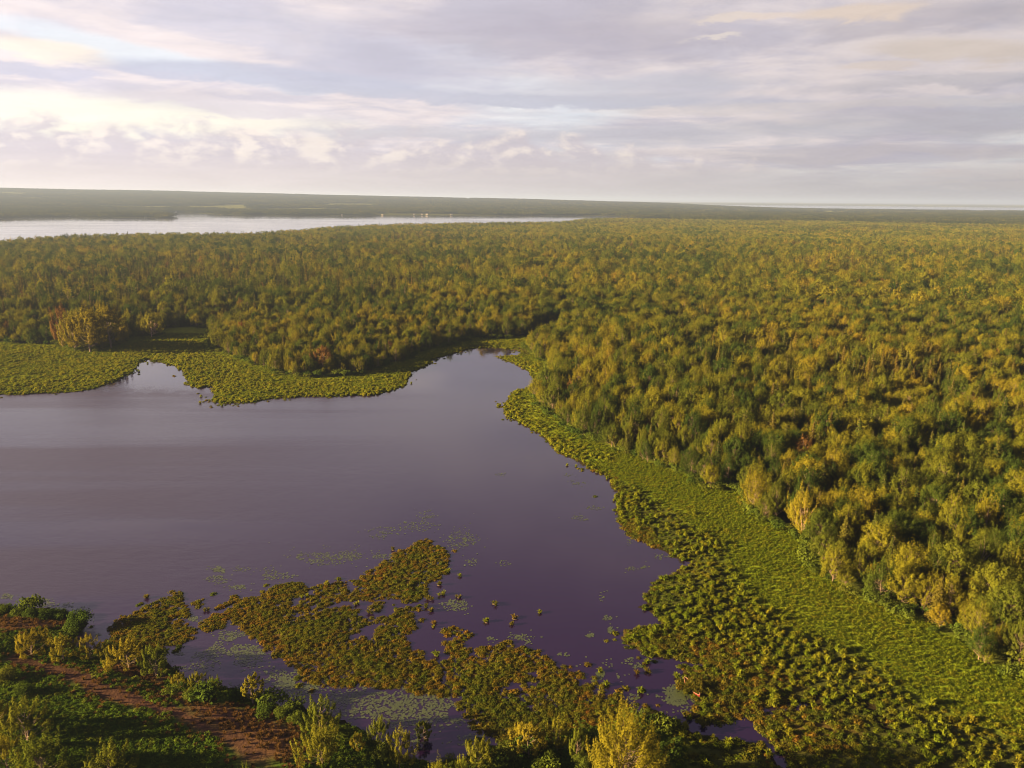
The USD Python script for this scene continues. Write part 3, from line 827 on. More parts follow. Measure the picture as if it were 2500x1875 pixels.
# ------------------------------------------------------------------ forest: kinds of tree, each at four degrees of detail
KINDS = [  # name, builder(seed, detail), leaves, bark
    ('round_tree', lambda s, q: crown_tree(s, 10.0, 3.6, [72, 36, 17][q], [110, 15, 5][q], [0.22, 0.60, 1.0][q], 0.55, 1, 0.06, q == 0), LEAF, BARK),
    ('round_tree', lambda s, q: crown_tree(s + 50, 8.5, 3.3, [62, 34, 16][q], [110, 15, 5][q], [0.22, 0.58, 1.0][q], 0.75, 1, 0.04, q == 0), LEAF, BARK),
    ('spiky_tree', lambda s, q: crown_tree(s + 90, 10.5, 3.0, [66, 34, 16][q], [95, 14, 5][q], [0.21, 0.54, 0.95][q], 1.1, 1, 0.03, q == 0), LEAF, BARK),
    ('spiky_tree', lambda s, q: crown_tree(s + 130, 8.5, 2.7, [58, 32, 15][q], [95, 14, 5][q], [0.21, 0.54, 0.95][q], 1.4, 2, 0.02, q == 0), LEAF_BRIGHT, BARK),
    ('broad_tree', lambda s, q: crown_tree(s + 170, 10.5, 3.7, [96, 44, 20][q], [110, 15, 5][q], [0.23, 0.64, 1.05][q], 0.4, 1, 0.10, q == 0), LEAF, BARK),
    ('conifer_tree', lambda s, q: conifer(s + 210, 11.5, 2.3, [0.30, 0.62, 1.0][q], [18, 12, 8][q], [36, 10, 4][q], [9, 6, 5][q]), NEEDLE, BARK),
    ('conifer_tree', lambda s, q: conifer(s + 250, 9.5, 2.0, [0.28, 0.6, 0.95][q], [16, 11, 7][q], [34, 10, 4][q], [8, 6, 5][q]), NEEDLE, BARK),
    ('rusty_tree', lambda s, q: crown_tree(s + 290, 8.5, 2.6, [40, 24, 12][q], [60, 14, 5][q], [0.24, 0.5, 0.95][q], 0.7, 1, 0.05, q == 0), RUST, BARK_PALE),
]
MESH = [[fn(3 + 7 * k, q) for q in range(3)] for k, (_, fn, _, _) in enumerate(KINDS)]


def choose(x, y, rng):
    """Which kind of tree stands where: stands of conifers, of spiky young trees, of broad crowns."""
    n = len(x)
    c = fbm(x, y, 130.0, 101, 3)
    s = fbm(x, y, 90.0, 111, 3)
    u = rng.uniform(size=n)
    con = np.clip(0.10 + 2.4 * (c - 0.52), 0.02, 0.6)
    spk = np.clip(0.32 + 2.2 * (s - 0.5), 0.08, 0.75)
    k = np.where(u < con, rng.choice([5, 6], n), np.where(rng.uniform(size=n) < spk, rng.choice([2, 3], n), rng.choice([0, 1, 4, 4, 0], n)))
    lobe, back = inside(lobe_p, x, y), inside(back_p, x, y)
    u = rng.uniform(size=n)
    k = np.where(lobe & (u < 0.7), rng.choice([3, 3, 2], n), k)          # young bright trees on the wooded point
    k = np.where(back & (u < 0.55), rng.choice([5, 6, 6, 2], n), k)      # darker stand behind it
    return np.where(rng.uniform(size=n) < 0.006, 7, k)


def thin(x, y, rng, keep=None):
    w, f, out = fields(x, y)
    ok = f > 0.6
    ok &= far_water(x, y) < -26
    return ok


xs, ys = [], []
a, b = jittered(-330, 440, 70, 470, 3.0, rng)
xs.append(a), ys.append(b)
X = np.concatenate(xs)
Y = np.concatenate(ys)
ok = thin(X, Y, rng) & wedge(X, Y, 0.22) & (np.hypot(X, Y) < 455)
X, Y = X[ok], Y[ok]
kind_near = choose(X, Y, rng)
w, f, _ = fields(X, Y)
edge = np.clip(f / 10.0, 0, 1)
scale_near = np.exp(rng.normal(0.0, 0.26, len(X))).clip(0.5, 1.4) * (0.88 + 0.14 * edge) * (0.85 + 0.35 * fbm(X, Y, 45.0, 121, 2))
scale_near *= np.where(inside(lobe_p, X, Y), 0.82, 1.0)
SCALE3 = np.column_stack([scale_near * rng.uniform(0.50, 0.68, len(X)), scale_near * rng.uniform(0.50, 0.68, len(X)), scale_near * 0.60])
rot_near = rng.uniform(0, 2 * math.pi, len(X))
tilt_near = rng.normal(0, 0.05, len(X))
Z = ground_z(X, Y) - 0.05

# the trees that show largest stand as things of their own
px, py, dep = pixel(np.column_stack([X, Y, Z + 5]))
seen = (px > 5) & (px < 2495) & (py > 0) & (py < 1870)
order = np.argsort(np.where(seen, np.hypot(X, Y), 1e9))
SINGLE = order[:300]
single = np.zeros(len(X), bool)
single[SINGLE] = True
rest = ~single
scatter('forest_trees', 'dense mixed forest of broadleaved trees and conifers right of the lake and behind the marsh', 'forest',
        [[(MESH[k][0][0], KINDS[k][3]), (MESH[k][0][1], KINDS[k][2])] for k in range(len(KINDS))],
        np.column_stack([X, Y, Z])[rest], rot_near[rest], SCALE3[rest], kind_near[rest], tilts=tilt_near[rest])

FIRST = {}


def plant_single(name, key, build, mats, loc, rot, scale, label, category, group=None, tilt=0.0, parts=('trunk', 'crown')):
    """A thing with a trunk and a crown: the first of a kind holds the meshes, the others refer to it."""
    prim = xform(name, loc, rot, scale if np.ndim(scale) else (scale,) * 3, tilt)
    if key not in FIRST:
        FIRST[key] = prim.GetPath()
        for part, vf, mat in zip(parts, build, mats):
            usdkit.mesh(stage, f'{prim.GetPath()}/{part}', vf, mat)
    else:
        src = stage.GetPrimAtPath(FIRST[key])
        prim.GetReferences().AddInternalReference(src.GetPath())
        prim.SetInstanceable(True)
    tag(prim, label, category, group)
    return prim


LOOK = {'round_tree': 'round olive tree', 'spiky_tree': 'yellow-green spiky tree', 'broad_tree': 'wide domed tree', 'conifer_tree': 'dark pointed conifer', 'rusty_tree': 'thin rust-brown tree'}
sx, sy, _ = pixel(np.column_stack([X[SINGLE], Y[SINGLE], Z[SINGLE]]))
fS = f[SINGLE]
ORD = ['first', 'second', 'third', 'fourth', 'fifth', 'sixth', 'seventh', 'eighth', 'ninth', 'tenth', 'eleventh', 'twelfth', 'thirteenth', 'fourteenth', 'fifteenth', 'sixteenth', 'seventeenth', 'eighteenth', 'nineteenth', 'twentieth']


def ordinal(n):
    if n < 20:
        return ORD[n]
    tens = {2: 'twenty', 3: 'thirty', 4: 'forty', 5: 'fifty', 6: 'sixty', 7: 'seventy', 8: 'eighty', 9: 'ninety'}[(n + 1) // 10]
    return tens.replace('y', 'ieth') if (n + 1) % 10 == 0 else f'{tens}-{ORD[n % 10]}'


classes = {}
for j in np.argsort(-sx):
    name = KINDS[kind_near[SINGLE[j]]][0]
    if fS[j] < 5.5:
        key = (LOOK[name] + ' on the marsh-side forest edge', 'such')
    else:
        size = 'tall' if SCALE3[SINGLE[j], 2] > 0.67 else 'low' if SCALE3[SINGLE[j], 2] < 0.565 else 'mid-sized'
        row = 'just behind the forest edge' if fS[j] < 15 else 'well inside the forest' if fS[j] < 30 else 'deep in the forest'
        key = (f'{size} {LOOK[name]} {row}', 'such')
    classes.setdefault(key, []).append(j)
labels = {}
for (text, _), members in classes.items():
    for n_, j in enumerate(members):
        labels[j] = (f'{text}, {ordinal(n_)} such from the right' if len(members) > 1 else f'{text}, the only such one', 'trees of the forest right of the marsh')
for j in range(300):
    i = SINGLE[j]
    k = int(kind_near[i])
    plant_single(KINDS[k][0], f'k{k}', MESH[k][0], (KINDS[k][3], KINDS[k][2]), (X[i], Y[i], Z[i]), math.degrees(rot_near[i]), SCALE3[i].tolist(), labels[j][0], 'tree', labels[j][1], math.degrees(tilt_near[i]))

# further off
a, b = jittered(-900, 1100, 300, 1250, 3.8, rng)
r = np.hypot(a, b)
ok = (rng.uniform(size=len(a)) < 0.9) & (r >= 455) & (r < 1150) & wedge(a, b, 0.12) & thin(a, b, rng)
a, b = a[ok], b[ok]
scatter('middle_forest', 'forest canopy between the lake and the far water, each crown still distinct', 'forest',
        [[(join([MESH[k][1][0]]), KINDS[k][3]), (MESH[k][1][1], KINDS[k][2])] for k in range(len(KINDS))],
        np.column_stack([a, b, ground_z(a, b)]), rng.uniform(0, 6.28, len(a)), np.exp(rng.normal(0.0, 0.27, len(a))).clip(0.5, 1.8)[:, None] * np.column_stack([rng.uniform(0.50, 0.68, (len(a), 2)), np.full(len(a), 0.62)]), choose(a, b, rng))
n_mid = len(a)
a, b = jittered(-1900, 2300, 700, 2500, 5.4, rng)
r = np.hypot(a, b)
ok = (r >= 1150) & (r < 2350) & wedge(a, b, 0.08) & thin(a, b, rng)
a, b = a[ok], b[ok]
scatter('distant_forest', 'distant forest canopy running to the far lake and the horizon', 'forest',
        [[(MESH[k][2][1], KINDS[k][2])] for k in range(len(KINDS))],
        np.column_stack([a, b, ground_z(a, b)]), rng.uniform(0, 6.28, len(a)), np.exp(rng.normal(0.05, 0.24, len(a))).clip(0.5, 1.45)[:, None] * np.array([0.75, 0.75, 0.66]), choose(a, b, rng))
n_far = len(a)


def grove(seed, size=46.0, n=58):
    r = np.random.default_rng(seed)
    L = []
    for k in range(n):
        c = np.array([r.uniform(-0.5, 0.5) * size, r.uniform(-0.5, 0.5) * size, 0])
        h, cr = r.uniform(7, 12.5), r.uniform(2.2, 4.2)
        m = 12
        rnd = unit(r.normal(size=(m, 3)))
        pos = c + np.array([0, 0, h * 0.62]) + rnd * [cr * 0.8, cr * 0.8, h * 0.36]
        L.append(leaves(r, pos, rnd + [0, 0, 0.2], rnd + [0, 0, 0.8] + r.normal(0, 0.4, (m, 3)), 2.6))
    return join(L)


a, b = jittered(-5200, 6200, 900, 7200, 40.0, rng)
r = np.hypot(a, b)
ok = (r >= 2330) & (r < 6900) & wedge(a, b, 0.06) & (far_water(a, b) < -24)
ok &= ~((fbm(a, b, 420.0, 71, 4) > 0.635))
a, b = a[ok], b[ok]
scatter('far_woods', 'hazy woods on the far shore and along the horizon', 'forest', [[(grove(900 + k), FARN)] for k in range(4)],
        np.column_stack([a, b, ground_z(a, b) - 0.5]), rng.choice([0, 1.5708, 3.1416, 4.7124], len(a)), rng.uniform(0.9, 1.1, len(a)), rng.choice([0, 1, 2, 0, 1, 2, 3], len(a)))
n_grove = len(a)
print('trees', len(X), n_mid, n_far, n_grove)

# ------------------------------------------------------------------ ground plants
def field_scatter(name, label, category, protos, x0, x1, y0, y1, step, keep, smin, smax, seed, zoff=0.0, flat=1.0):
    r = np.random.default_rng(seed)
    a, b = jittered(x0, x1, y0, y1, step, r)
    ok = keep(a, b, r) & wedge(a, b, 0.26)
    a, b = a[ok], b[ok]
    s = r.uniform(smin, smax, len(a))
    scl = np.column_stack([s, s, s * flat * r.uniform(0.8, 1.2, len(a))])
    scatter(name, label, category, protos, np.column_stack([a, b, np.maximum(ground_z(a, b), 0.0) + zoff]), r.uniform(0, 6.28, len(a)), scl, r.integers(0, len(protos), len(a)))
    print(name, len(a))


def W(a, b): return near(S_WATER, a, b, 50.0)
def FO(a, b): return near(S_FOREST, a, b, 50.0)
def BA(a, b): return near(S_BANK, a, b, -50.0)
def MA(a, b): return near(S_MAT, a, b, -50.0)
def DR(a, b): return np.maximum(near(S_PATH, a, b, -50.0), near(S_BROWN, a, b, -50.0))


reeds = [[(join([dome(400 + k, 0.45 + 0.08 * k, 0.36 + 0.06 * (k % 3), 40, 0.22), tuft(405 + k, 0.8, 0.62, 34, 0.05, 0.8)]), REED)] for k in range(5)]
sedges = [[(join([dome(420 + k, 0.14 + 0.03 * k, 0.36, 26, 0.18), tuft(425 + k, 0.34, 0.5, 22, 0.045, 0.9), mound(430 + k, 0.10, 0.62, 26, 0.20)]), SEDGE)] for k in range(5)]
fens = [[(join([dome(440 + k, 0.16, 0.36, 14, 0.14), tuft(445 + k, 0.40, 0.42, 34, 0.035, 0.35)]), FEN)] for k in range(4)]
herbs = [[(mound(460 + k, 0.45, 0.55, 60, 0.2), BANKG)] for k in range(4)]
drys = [[(tuft(480 + k, 0.5, 0.4, 34, 0.03, 0.5), DRY)] for k in range(4)]


def reed_keep(a, b, r):
    w, f, bk, mt = W(a, b), FO(a, b), BA(a, b), MA(a, b)
    n = fbm(a, b, 11.0, 131, 3)
    right = (a > 20)
    belt = np.where(right, ss(-f - (5 + 12 * fbm(a, b, 45.0, 139, 2)), 0, 7) * ss(w, -0.8, 1.0), ss(-f, 6, 14) * ss(w, -0.5, 1.0) * 0.3)
    belt = belt * (1 - 0.8 * ss(near(S_RUSTY, a, b, -50.0), -2, 2))
    return (w > -0.8) & (f < -2) & (bk < -0.5) & (mt < -0.3) & (r.uniform(size=len(a)) < belt * (0.16 + 1.0 * ss(n, 0.41, 0.57)) * (0.65 + 0.5 * ss(fbm(a, b, 26.0, 137, 2), 0.35, 0.55)))


field_scatter('reed_tussocks', 'yellow-green reed tussocks covering the marsh along the lake shore', 'reeds', reeds, -300, 230, 42, 345, 1.0, reed_keep, 0.4, 1.4, 5)
field_scatter('meadow_hummocks', 'sunlit yellow-green hummocks of the meadow beyond the lake', 'grass', [[(join([dome(490 + k, 0.45 + 0.1 * k, 0.75, 60, 0.36), tuft(495 + k, 0.7, 0.8, 20, 0.08, 0.7)]), MEADOW)] for k in range(4)], -260, 30, 175, 345, 1.1,
              lambda a, b, r: (W(a, b) > 0.5) & (FO(a, b) < -1.5) & (BA(a, b) < -1) & (r.uniform(size=len(a)) < ss(-FO(a, b), 1, 9) * (0.25 + 0.9 * ss(fbm(a, b * 2.2, 16.0, 153, 3), 0.36, 0.58))), 0.35, 1.0, 18)


def mat_edge(a, b): return ss(3.0 - MA(a, b) + 5.0 * (fbm(a, b, 7.0, 145, 3) - 0.5), 0, 2.5)


matgs = [[(vf, MATG) for vf, _ in parts] for parts in sedges]
field_scatter('rusty_sedge', 'rust coloured sedge along the rims of the floating mats', 'sedge', sedges, -90, 80, 75, 165, 0.52,
              lambda a, b, r: (MA(a, b) > -0.6) & (r.uniform(size=len(a)) < (0.10 + 0.85 * mat_edge(a, b)) * (0.7 + 0.4 * ss(fbm(a, b, 6.0, 141, 3), 0.40, 0.6))), 0.5, 1.3, 6)
field_scatter('olive_sedge', 'olive sedge filling the middle of the floating mats', 'sedge', matgs, -90, 80, 75, 165, 0.52,
              lambda a, b, r: (MA(a, b) > 0.2) & (r.uniform(size=len(a)) < (1 - 0.8 * mat_edge(a, b)) * (0.7 + 0.4 * ss(fbm(a, b, 5.0, 147, 3), 0.40, 0.6))), 0.5, 1.2, 16)
field_scatter('marsh_sedge', 'rust and olive sedge of the wet hollows around the stream mouth', 'sedge', [sedges[0], matgs[1], sedges[2], matgs[3], sedges[4]], 20, 110, 75, 175, 0.6,
              lambda a, b, r: (W(a, b) > -0.9) & (near(S_RUSTY, a, b, -50.0) > -1.5) & (r.uniform(size=len(a)) < 0.45 + 0.6 * ss(fbm(a, b, 6.0, 149, 3), 0.40, 0.6)), 0.6, 1.5, 17)
field_scatter('shore_sedge', 'olive sedge fringe along the water edge of the marsh', 'sedge', [matgs[0], matgs[1], matgs[2], sedges[3], reeds[0]], -200, 230, 42, 345, 1.0,
              lambda a, b, r: (W(a, b) > -4.5) & (BA(a, b) < -1) & (MA(a, b) < -0.5) & (r.uniform(size=len(a)) < np.where(W(a, b) < -0.4, 0.55 * ss(W(a, b), -4.5, 0) * ss(fbm(a, b, 7.0, 157, 2), 0.5, 0.62), 1.0)) & (r.uniform(size=len(a)) < ss(3.5 - W(a, b), 0, 3.0) * (0.15 + ss(fbm(a, b, 9.0, 151, 3), 0.42, 0.62))), 0.6, 1.3, 7)
field_scatter('fen_grass', 'smooth bright green grass strip between the reeds and the forest', 'grass', fens, -300, 230, 42, 345, 0.62,
              lambda a, b, r: (W(a, b) > 0.8) & (FO(a, b) < 1.0) & (BA(a, b) < -0.5) & (MA(a, b) < -1) & (r.uniform(size=len(a)) < np.where(a > 20, 1 - 0.9 * ss(-FO(a, b) - (5 + 12 * fbm(a, b, 45.0, 139, 2)), 0, 5), 0.6)), 0.8, 1.4, 8, flat=0.8)
field_scatter('marsh_undergrowth', 'darker olive sedge between the reed tussocks of the right marsh', 'sedge', matgs, 15, 230, 42, 345, 0.9,
              lambda a, b, r: (W(a, b) > 0.3) & (BA(a, b) < -0.5) & (MA(a, b) < -1) & (r.uniform(size=len(a)) < ss(-FO(a, b) - (5 + 12 * fbm(a, b, 45.0, 139, 2)), 0, 5) * 0.7), 0.6, 1.3, 19)
field_scatter('bank_grass', 'dark green grass and herbs on the near bank', 'grass', herbs, -110, 60, 30, 125, 0.5,
              lambda a, b, r: (BA(a, b) > 0.3) & (r.uniform(size=len(a)) < ss(-DR(a, b) + (fbm(a, b, 3.0, 161, 2) - 0.5) * 3, -0.6, 0.8)) & (r.uniform(size=len(a)) < 0.35 + ss(fbm(a, b, 8.0, 171, 3), 0.35, 0.6)), 0.35, 0.95, 9)
field_scatter('dry_grass', 'reddish brown dry grass along the track on the near bank', 'grass', drys, -110, 60, 30, 125, 0.55,
              lambda a, b, r: (BA(a, b) > 0.2) & (r.uniform(size=len(a)) < 1.0 - 0.75 * ss(near(S_PATH, a, b, -50.0), -0.3, 0.4)) & (r.uniform(size=len(a)) < ss(DR(a, b), -3.0, 1.0) * 0.75), 0.5, 1.2, 10)
under = [[(bush(500 + k, 1.9, 1.7, 420, 0.3)[1], SHRUB)] for k in range(4)]


def under_keep(a, b, r):
    f, bk, w = FO(a, b), BA(a, b), W(a, b)
    fr = (f > -1.2) & (f < 14) & (r.uniform(size=len(a)) < 0.8 - 0.03 * f)
    shore = (bk > 0.1) & (w < 4.0) & (r.uniform(size=len(a)) < 0.25) & (b > 60)
    low = (bk > 1) & (b < 92) & (a > -8) & (a < 45) & (r.uniform(size=len(a)) < 0.4)
    return fr | shore | low


field_scatter('undergrowth', 'low green undergrowth along the forest edge and the near shore', 'undergrowth', under, -300, 260, 40, 360, 2.2, under_keep, 0.4, 1.25, 12)

# ------------------------------------------------------------------ near trees and shrubs, one by one
SAPLINGS = [crown_tree(600 + k, 7.0, 2.5, pu, pe, 0.19, sp, st, 0.02) for k, (pu, pe, sp, st) in enumerate([(30, 220, 1.1, 1), (28, 210, 1.4, 2), (32, 220, 0.9, 1), (44, 150, 1.9, 3), (30, 130, 1.5, 3)])]
COLUMN = crown_tree(640, 7.0, 1.25, 44, 120, 0.17, 0.9, 1, 0.02)
BUSHES = [bush(660 + k, 3.0, 2.2, 2400, 0.24, 11) for k in range(3)]


def poplar():
    tall = crown_tree(700, 12.0, 3.8, 90, 230, 0.19, 2.4, 5, 0.02)
    parts_w, parts_l = [tall[0]], [tall[1]]
    for k in range(5):
        w_, l_ = bush(760 + k, 4.5, 2.2, 1500, 0.2, 9)
        sh = np.array([[-2.5, 1, 0], [2.6, 0.5, 0], [0.4, -1.5, 0], [4.4, 0, 0], [-0.5, 2.2, 0]][k])
        parts_w.append((w_[0] + sh, w_[1]))
        parts_l.append((l_[0] + sh, l_[1]))
    return join(parts_w), join(parts_l)


POPLAR = poplar()
# base pixel, top pixel row, crown width in pixels, model, label
NEAR_TREES = [
    (78, 1602, 1532, 74, 0, 'wide yellow-green sapling beside the rust-brown grass at the left edge of the lake'),
    (155, 1614, 1548, 60, 2, 'rounded sapling between the wide left sapling and the inlet water on the near shore'),
    (221, 1612, 1544, 50, 1, 'pale-tipped sapling with lily pads behind its top, on the near shore'),
    (264, 1618, 1566, 44, 2, 'greener low sapling left of the bright bushy one beside the dark sedge mat'),
    (316, 1632, 1558, 84, 0, 'bright spreading sapling in front of the shaded sedge mat'),
    (382, 1655, 1570, 66, 1, 'bright pointed sapling at the end of the rust-brown patch, right of the shaded mat'),
    (438, 1678, 1640, 36, 2, 'small yellow sapling by the water, right of the pointed one'),
    (484, 1684, 1638, 46, 0, 'small bushy sapling on the shore above the small green patch'),
    (527, 1698, 1650, 42, 1, 'small forked sapling leaning right over the pad-covered inlet'),
    (618, 1718, 1650, 46, 'column', 'slim bright column-shaped tree standing alone at the water, left of the big pad bed'),
    (785, 1788, 1696, 74, 1, 'two-topped yellow tree at the left end of the large lily pad bed'),
    (785, 1868, 1768, 98, 3, 'tall many-shooted bright tree at the end of the brown track'),
    (926, 1828, 1750, 56, 0, 'orange-tinged tree in front of the large lily pad bed'),
    (976, 1876, 1774, 66, 1, 'tall narrow tree before the lily pad bed, right of the orange-tinged one'),
    (873, 1836, 1788, 34, 2, 'small tree between the many-shooted tree and the orange-tinged tree'),
    (1036, 1818, 1758, 34, 'column', 'slim column-shaped tree standing against the right end of the lily pad bed'),
    (1172, 1892, 1804, 82, 0, 'open-crowned tree in front of the small lily pad patch at the bottom edge'),
    (1290, 1852, 1766, 84, 2, 'golden rounded tree left of the tall leafy one at the bottom'),
    (1360, 1838, 1748, 58, 1, 'tall golden tree just left of the many-spired poplar'),
    (1408, 1862, 1776, 44, 2, 'small greenish tree tucked against the left side of the many-spired poplar'),
    (70, 1814, 1696, 92, 1, 'golden many-shooted tree left of the track near the left edge'),
    (18, 1888, 1784, 64, 0, 'golden tree in the lower left corner, cut by the left edge'),
    (105, 1905, 1788, 110, 3, 'golden tree with one tall shoot at the bottom, second from the lower left corner'),
    (270, 1915, 1816, 112, 0, 'wide golden tree at the bottom edge, alone on the green grass left of the track'),
    (-14, 1795, 1700, 60, 2, 'golden tree cut off by the left edge above the corner tree'),
    (1068, 1935, 1852, 56, 3, 'tree whose thin shoot tips alone show at the bottom edge below the open water'),
    (602, 1940, 1858, 34, 4, 'tree whose single shoot tip shows at the bottom edge left of the brown track end'),
    (1128, 1930, 1850, 44, 1, 'tree showing only its orange top at the bottom edge, left of the open-crowned tree'),
]
for bx, by, ty, wd, model, label in NEAR_TREES:
    d = ray(bx, by)
    p = on_ground(bx, by) if by < 1990 else P(bx, by)
    dist = (p - EYE) @ FWD
    # height from the rows of foot and top
    dt = ray(bx, ty)
    t = math.hypot(p[0], p[1]) / math.hypot(dt[0], dt[1])
    h = CAM_H + dt[2] * t - p[2]
    wm = wd / FOCAL * dist
    src, key = (COLUMN, 'column') if model == 'column' else (SAPLINGS[model], f'sapling{model}')
    ext = src[1][0]
    top, wid = np.percentile(ext[:, 2], 99.7), (np.percentile(ext[:, 0], 98) - np.percentile(ext[:, 0], 2) + np.percentile(ext[:, 1], 98) - np.percentile(ext[:, 1], 2)) / 2
    sc = (wm / wid, wm / wid, h / top)
    plant_single('shore_tree', key, src, (BARK, LEAF_BRIGHT), p - [0, 0, 0.05], float(np.random.default_rng(bx + 50).uniform(0, 360)), sc, label, 'tree')
p = on_ground(1525, 1925) if True else None
plant_single('poplar_tree', 'poplar', POPLAR, (BARK, LEAF), p - [0, 0, 0.1], 0.0, (0.8, 0.8, 0.58), 'tall leafy poplar with many upright spires at the bottom edge', 'tree')
NEAR_BUSHES = [
    (8, 1498, 34, 'yellow-green bush at the left edge on the tip of the land spit'), (44, 1503, 34, 'second bush from the left edge on the land spit'),
    (80, 1510, 34, 'bush halfway along the land spit beside the lily pads'), (116, 1512, 34, 'bush near the end of the land spit'),
    (152, 1510, 36, 'bright bush next to the dark bush that ends the land spit'), (192, 1535, 56, 'big dark green bush that ends the land spit'),
    (575, 1712, 36, 'green bush left of the slim column tree'), (650, 1738, 44, 'green bush right of the slim column tree'), (692, 1752, 40, 'low green bush above the brown grass, left of the two-topped tree'),
    (728, 1768, 40, 'green bush close to the left of the two-topped yellow tree'), (838, 1800, 46, 'dark green bush right of the two-topped yellow tree'), (880, 1818, 38, 'dark bush at the waterline before the large pad bed'),
    (1095, 1878, 40, 'bright green bush at the bottom edge below the open water'), (1235, 1862, 60, 'dark green bush right of the open-crowned tree'), (1330, 1880, 54, 'dark bush below the tall golden tree at the bottom edge'),
    (1420, 1880, 50, 'dark bush at the left foot of the many-spired poplar'), (1640, 1850, 60, 'dark bush at the right foot of the many-spired poplar'), (470, 1712, 36, 'low bush below the small bushy sapling on the shore'), (60, 1700, 40, 'dark bush left of the start of the track'), (18, 1660, 44, 'bush at the left edge above the start of the track')]
for k, (bx, by, wd, label) in enumerate(NEAR_BUSHES):
    p = on_ground(bx, by)
    s = wd / FOCAL * ((p - EYE) @ FWD) / 4.0
    plant_single('shore_bush', f'bush{k % 3}', BUSHES[k % 3], (BARK, SHRUB), p - [0, 0, 0.05], 70.0 * k, (s, s, s * 1.05), label, 'bush', parts=('stem', 'foliage'))
# trees out of the picture on the left bank: they cast the evening shade over the near bank
OUT = [(-72, 66), (-78, 74), (-84, 60), (-90, 70), (-70, 58), (-96, 82), (-66, 52), (-88, 88), (-76, 50), (-104, 74), (-100, 62), (-62, 46), (-58, 42), (-93, 52), (-82, 44), (-110, 66), (-72, 80), (-80, 96), (-52, 38), (-45, 36)]
# lone trees in the far meadow
SPECIAL = [
    (182, 856, 762, 60, 0, LEAF, 'small tree at the front left of the tree clump in the far meadow'), (222, 860, 745, 80, 2, LEAF, 'large golden-edged tree in the middle of the clump in the far meadow'), (270, 850, 742, 76, 0, LEAF, 'tree at the right side of the clump in the far meadow'),
    (155, 846, 758, 54, 1, RUST, 'rust-brown tree left of the clump in the far meadow'), (372, 824, 760, 50, 2, LEAF_BRIGHT, 'single rounded yellow-green tree standing before the forest in the far meadow'),
    (592, 830, 786, 24, 0, REDL, 'small red tree near the left tip of the wooded point'), (790, 905, 842, 54, 2, RUST, 'brown round tree in the front of the wooded point'),
    (1956, 1314, 1196, 64, 4, LEAF_BRIGHT, 'multi-stemmed tree with bare reddish branches on the forest edge'), (1836, 980, 940, 30, 0, REDL, 'small reddish tree in the forest, right of the lake bend'),
    (2380, 1310, 1240, 40, 4, RUST, 'orange-brown pointed tree inside the lower right forest'),
]
for bx, by, ty, wd, model, mat, label in SPECIAL:
    p = on_ground(bx, by)
    dist = (p - EYE) @ FWD
    dt = ray(bx, ty)
    h = CAM_H + dt[2] * math.hypot(p[0], p[1]) / math.hypot(dt[0], dt[1]) - p[2]
    wm = wd / FOCAL * dist
    plant_single('meadow_tree' if by < 870 else 'edge_tree', f's{model}{mat.GetPath()}', SAPLINGS[model], (BARK_PALE if mat is not LEAF else BARK, mat), p - [0, 0, 0.05], bx * 7.0 % 360, (wm / 5.0, wm / 5.0, h / 7.4), label, 'tree')
for k, (bx, by) in enumerate(OUT[:14]):
    k2 = k % 4
    plant_single('bank_tree', f'sapling{k2}', SAPLINGS[k2], (BARK, LEAF_BRIGHT), (bx, by, float(ground_z(bx, by))), 50 * k, 0.75 + 0.08 * (k % 3), f'{ordinal(k)} bank tree beyond the left edge of the picture', 'tree', 'trees on the left bank')

# ------------------------------------------------------------------ lone clumps in the water
CLUMPS = [
    (1077, 1452, 22, 'small sedge clump just off the right side of the upper sedge mat'), (1050, 1463, 26, 'rounded sedge clump below the right end of the upper mat'), (1120, 1459, 18, 'small bright clump above the lone lily pad patch'),
    (1126, 1406, 14, 'tiny sedge clump out in open water, right of the upper mat tip'), (1055, 1490, 16, 'round sedge clump left of the lone lily pad patch'), (1039, 1481, 14, 'reddish clump touching the right mat island'),
    (871, 1476, 16, 'round clump in the channel between the two large mats'), (906, 1496, 16, 'low clump in the middle of the channel between the mats'), (960, 1343, 15, 'lone clump off the top left of the upper mat'),
    (1093, 1395, 18, 'clump at the right rim of the upper mat'), (1256, 1510, 28, 'orange clump alone in open water, right of centre'), (1253, 1524, 18, 'green clump just below the orange lone clump'), (1188, 1520, 18, 'faint reddish clump left of the orange lone clump'),
    (1062, 1522, 10, 'tiny yellow clump above the right mat'), (1071, 1429, 18, 'clump below the right rim of the upper mat'), (1063, 1600, 16, 'dark clump between the middle and right mats'), (506, 1491, 20, 'clump between the shaded mat and the small green mat'),
    (360, 1459, 14, 'golden clump at the top left corner of the shaded mat'), (1584, 1619, 20, 'golden clump off the marsh tip, right of the open water'), (1584, 1640, 18, 'lower golden clump off the marsh tip'), (1556, 1643, 14, 'small clump left of the two golden clumps off the marsh tip'),
    (1656, 1652, 18, 'upright reddish clump above the dense round pad bed'), (1720, 1773, 16, 'pale clump alone in the dark stream mouth'), (1681, 1748, 24, 'brown clump at the corner of the stream mouth'), (1319, 1497, 9, 'tiny clump in open water, right of the orange lone clump'), (1207, 1475, 24, 'thin reddish strip of sedge in open water above the orange clump')]
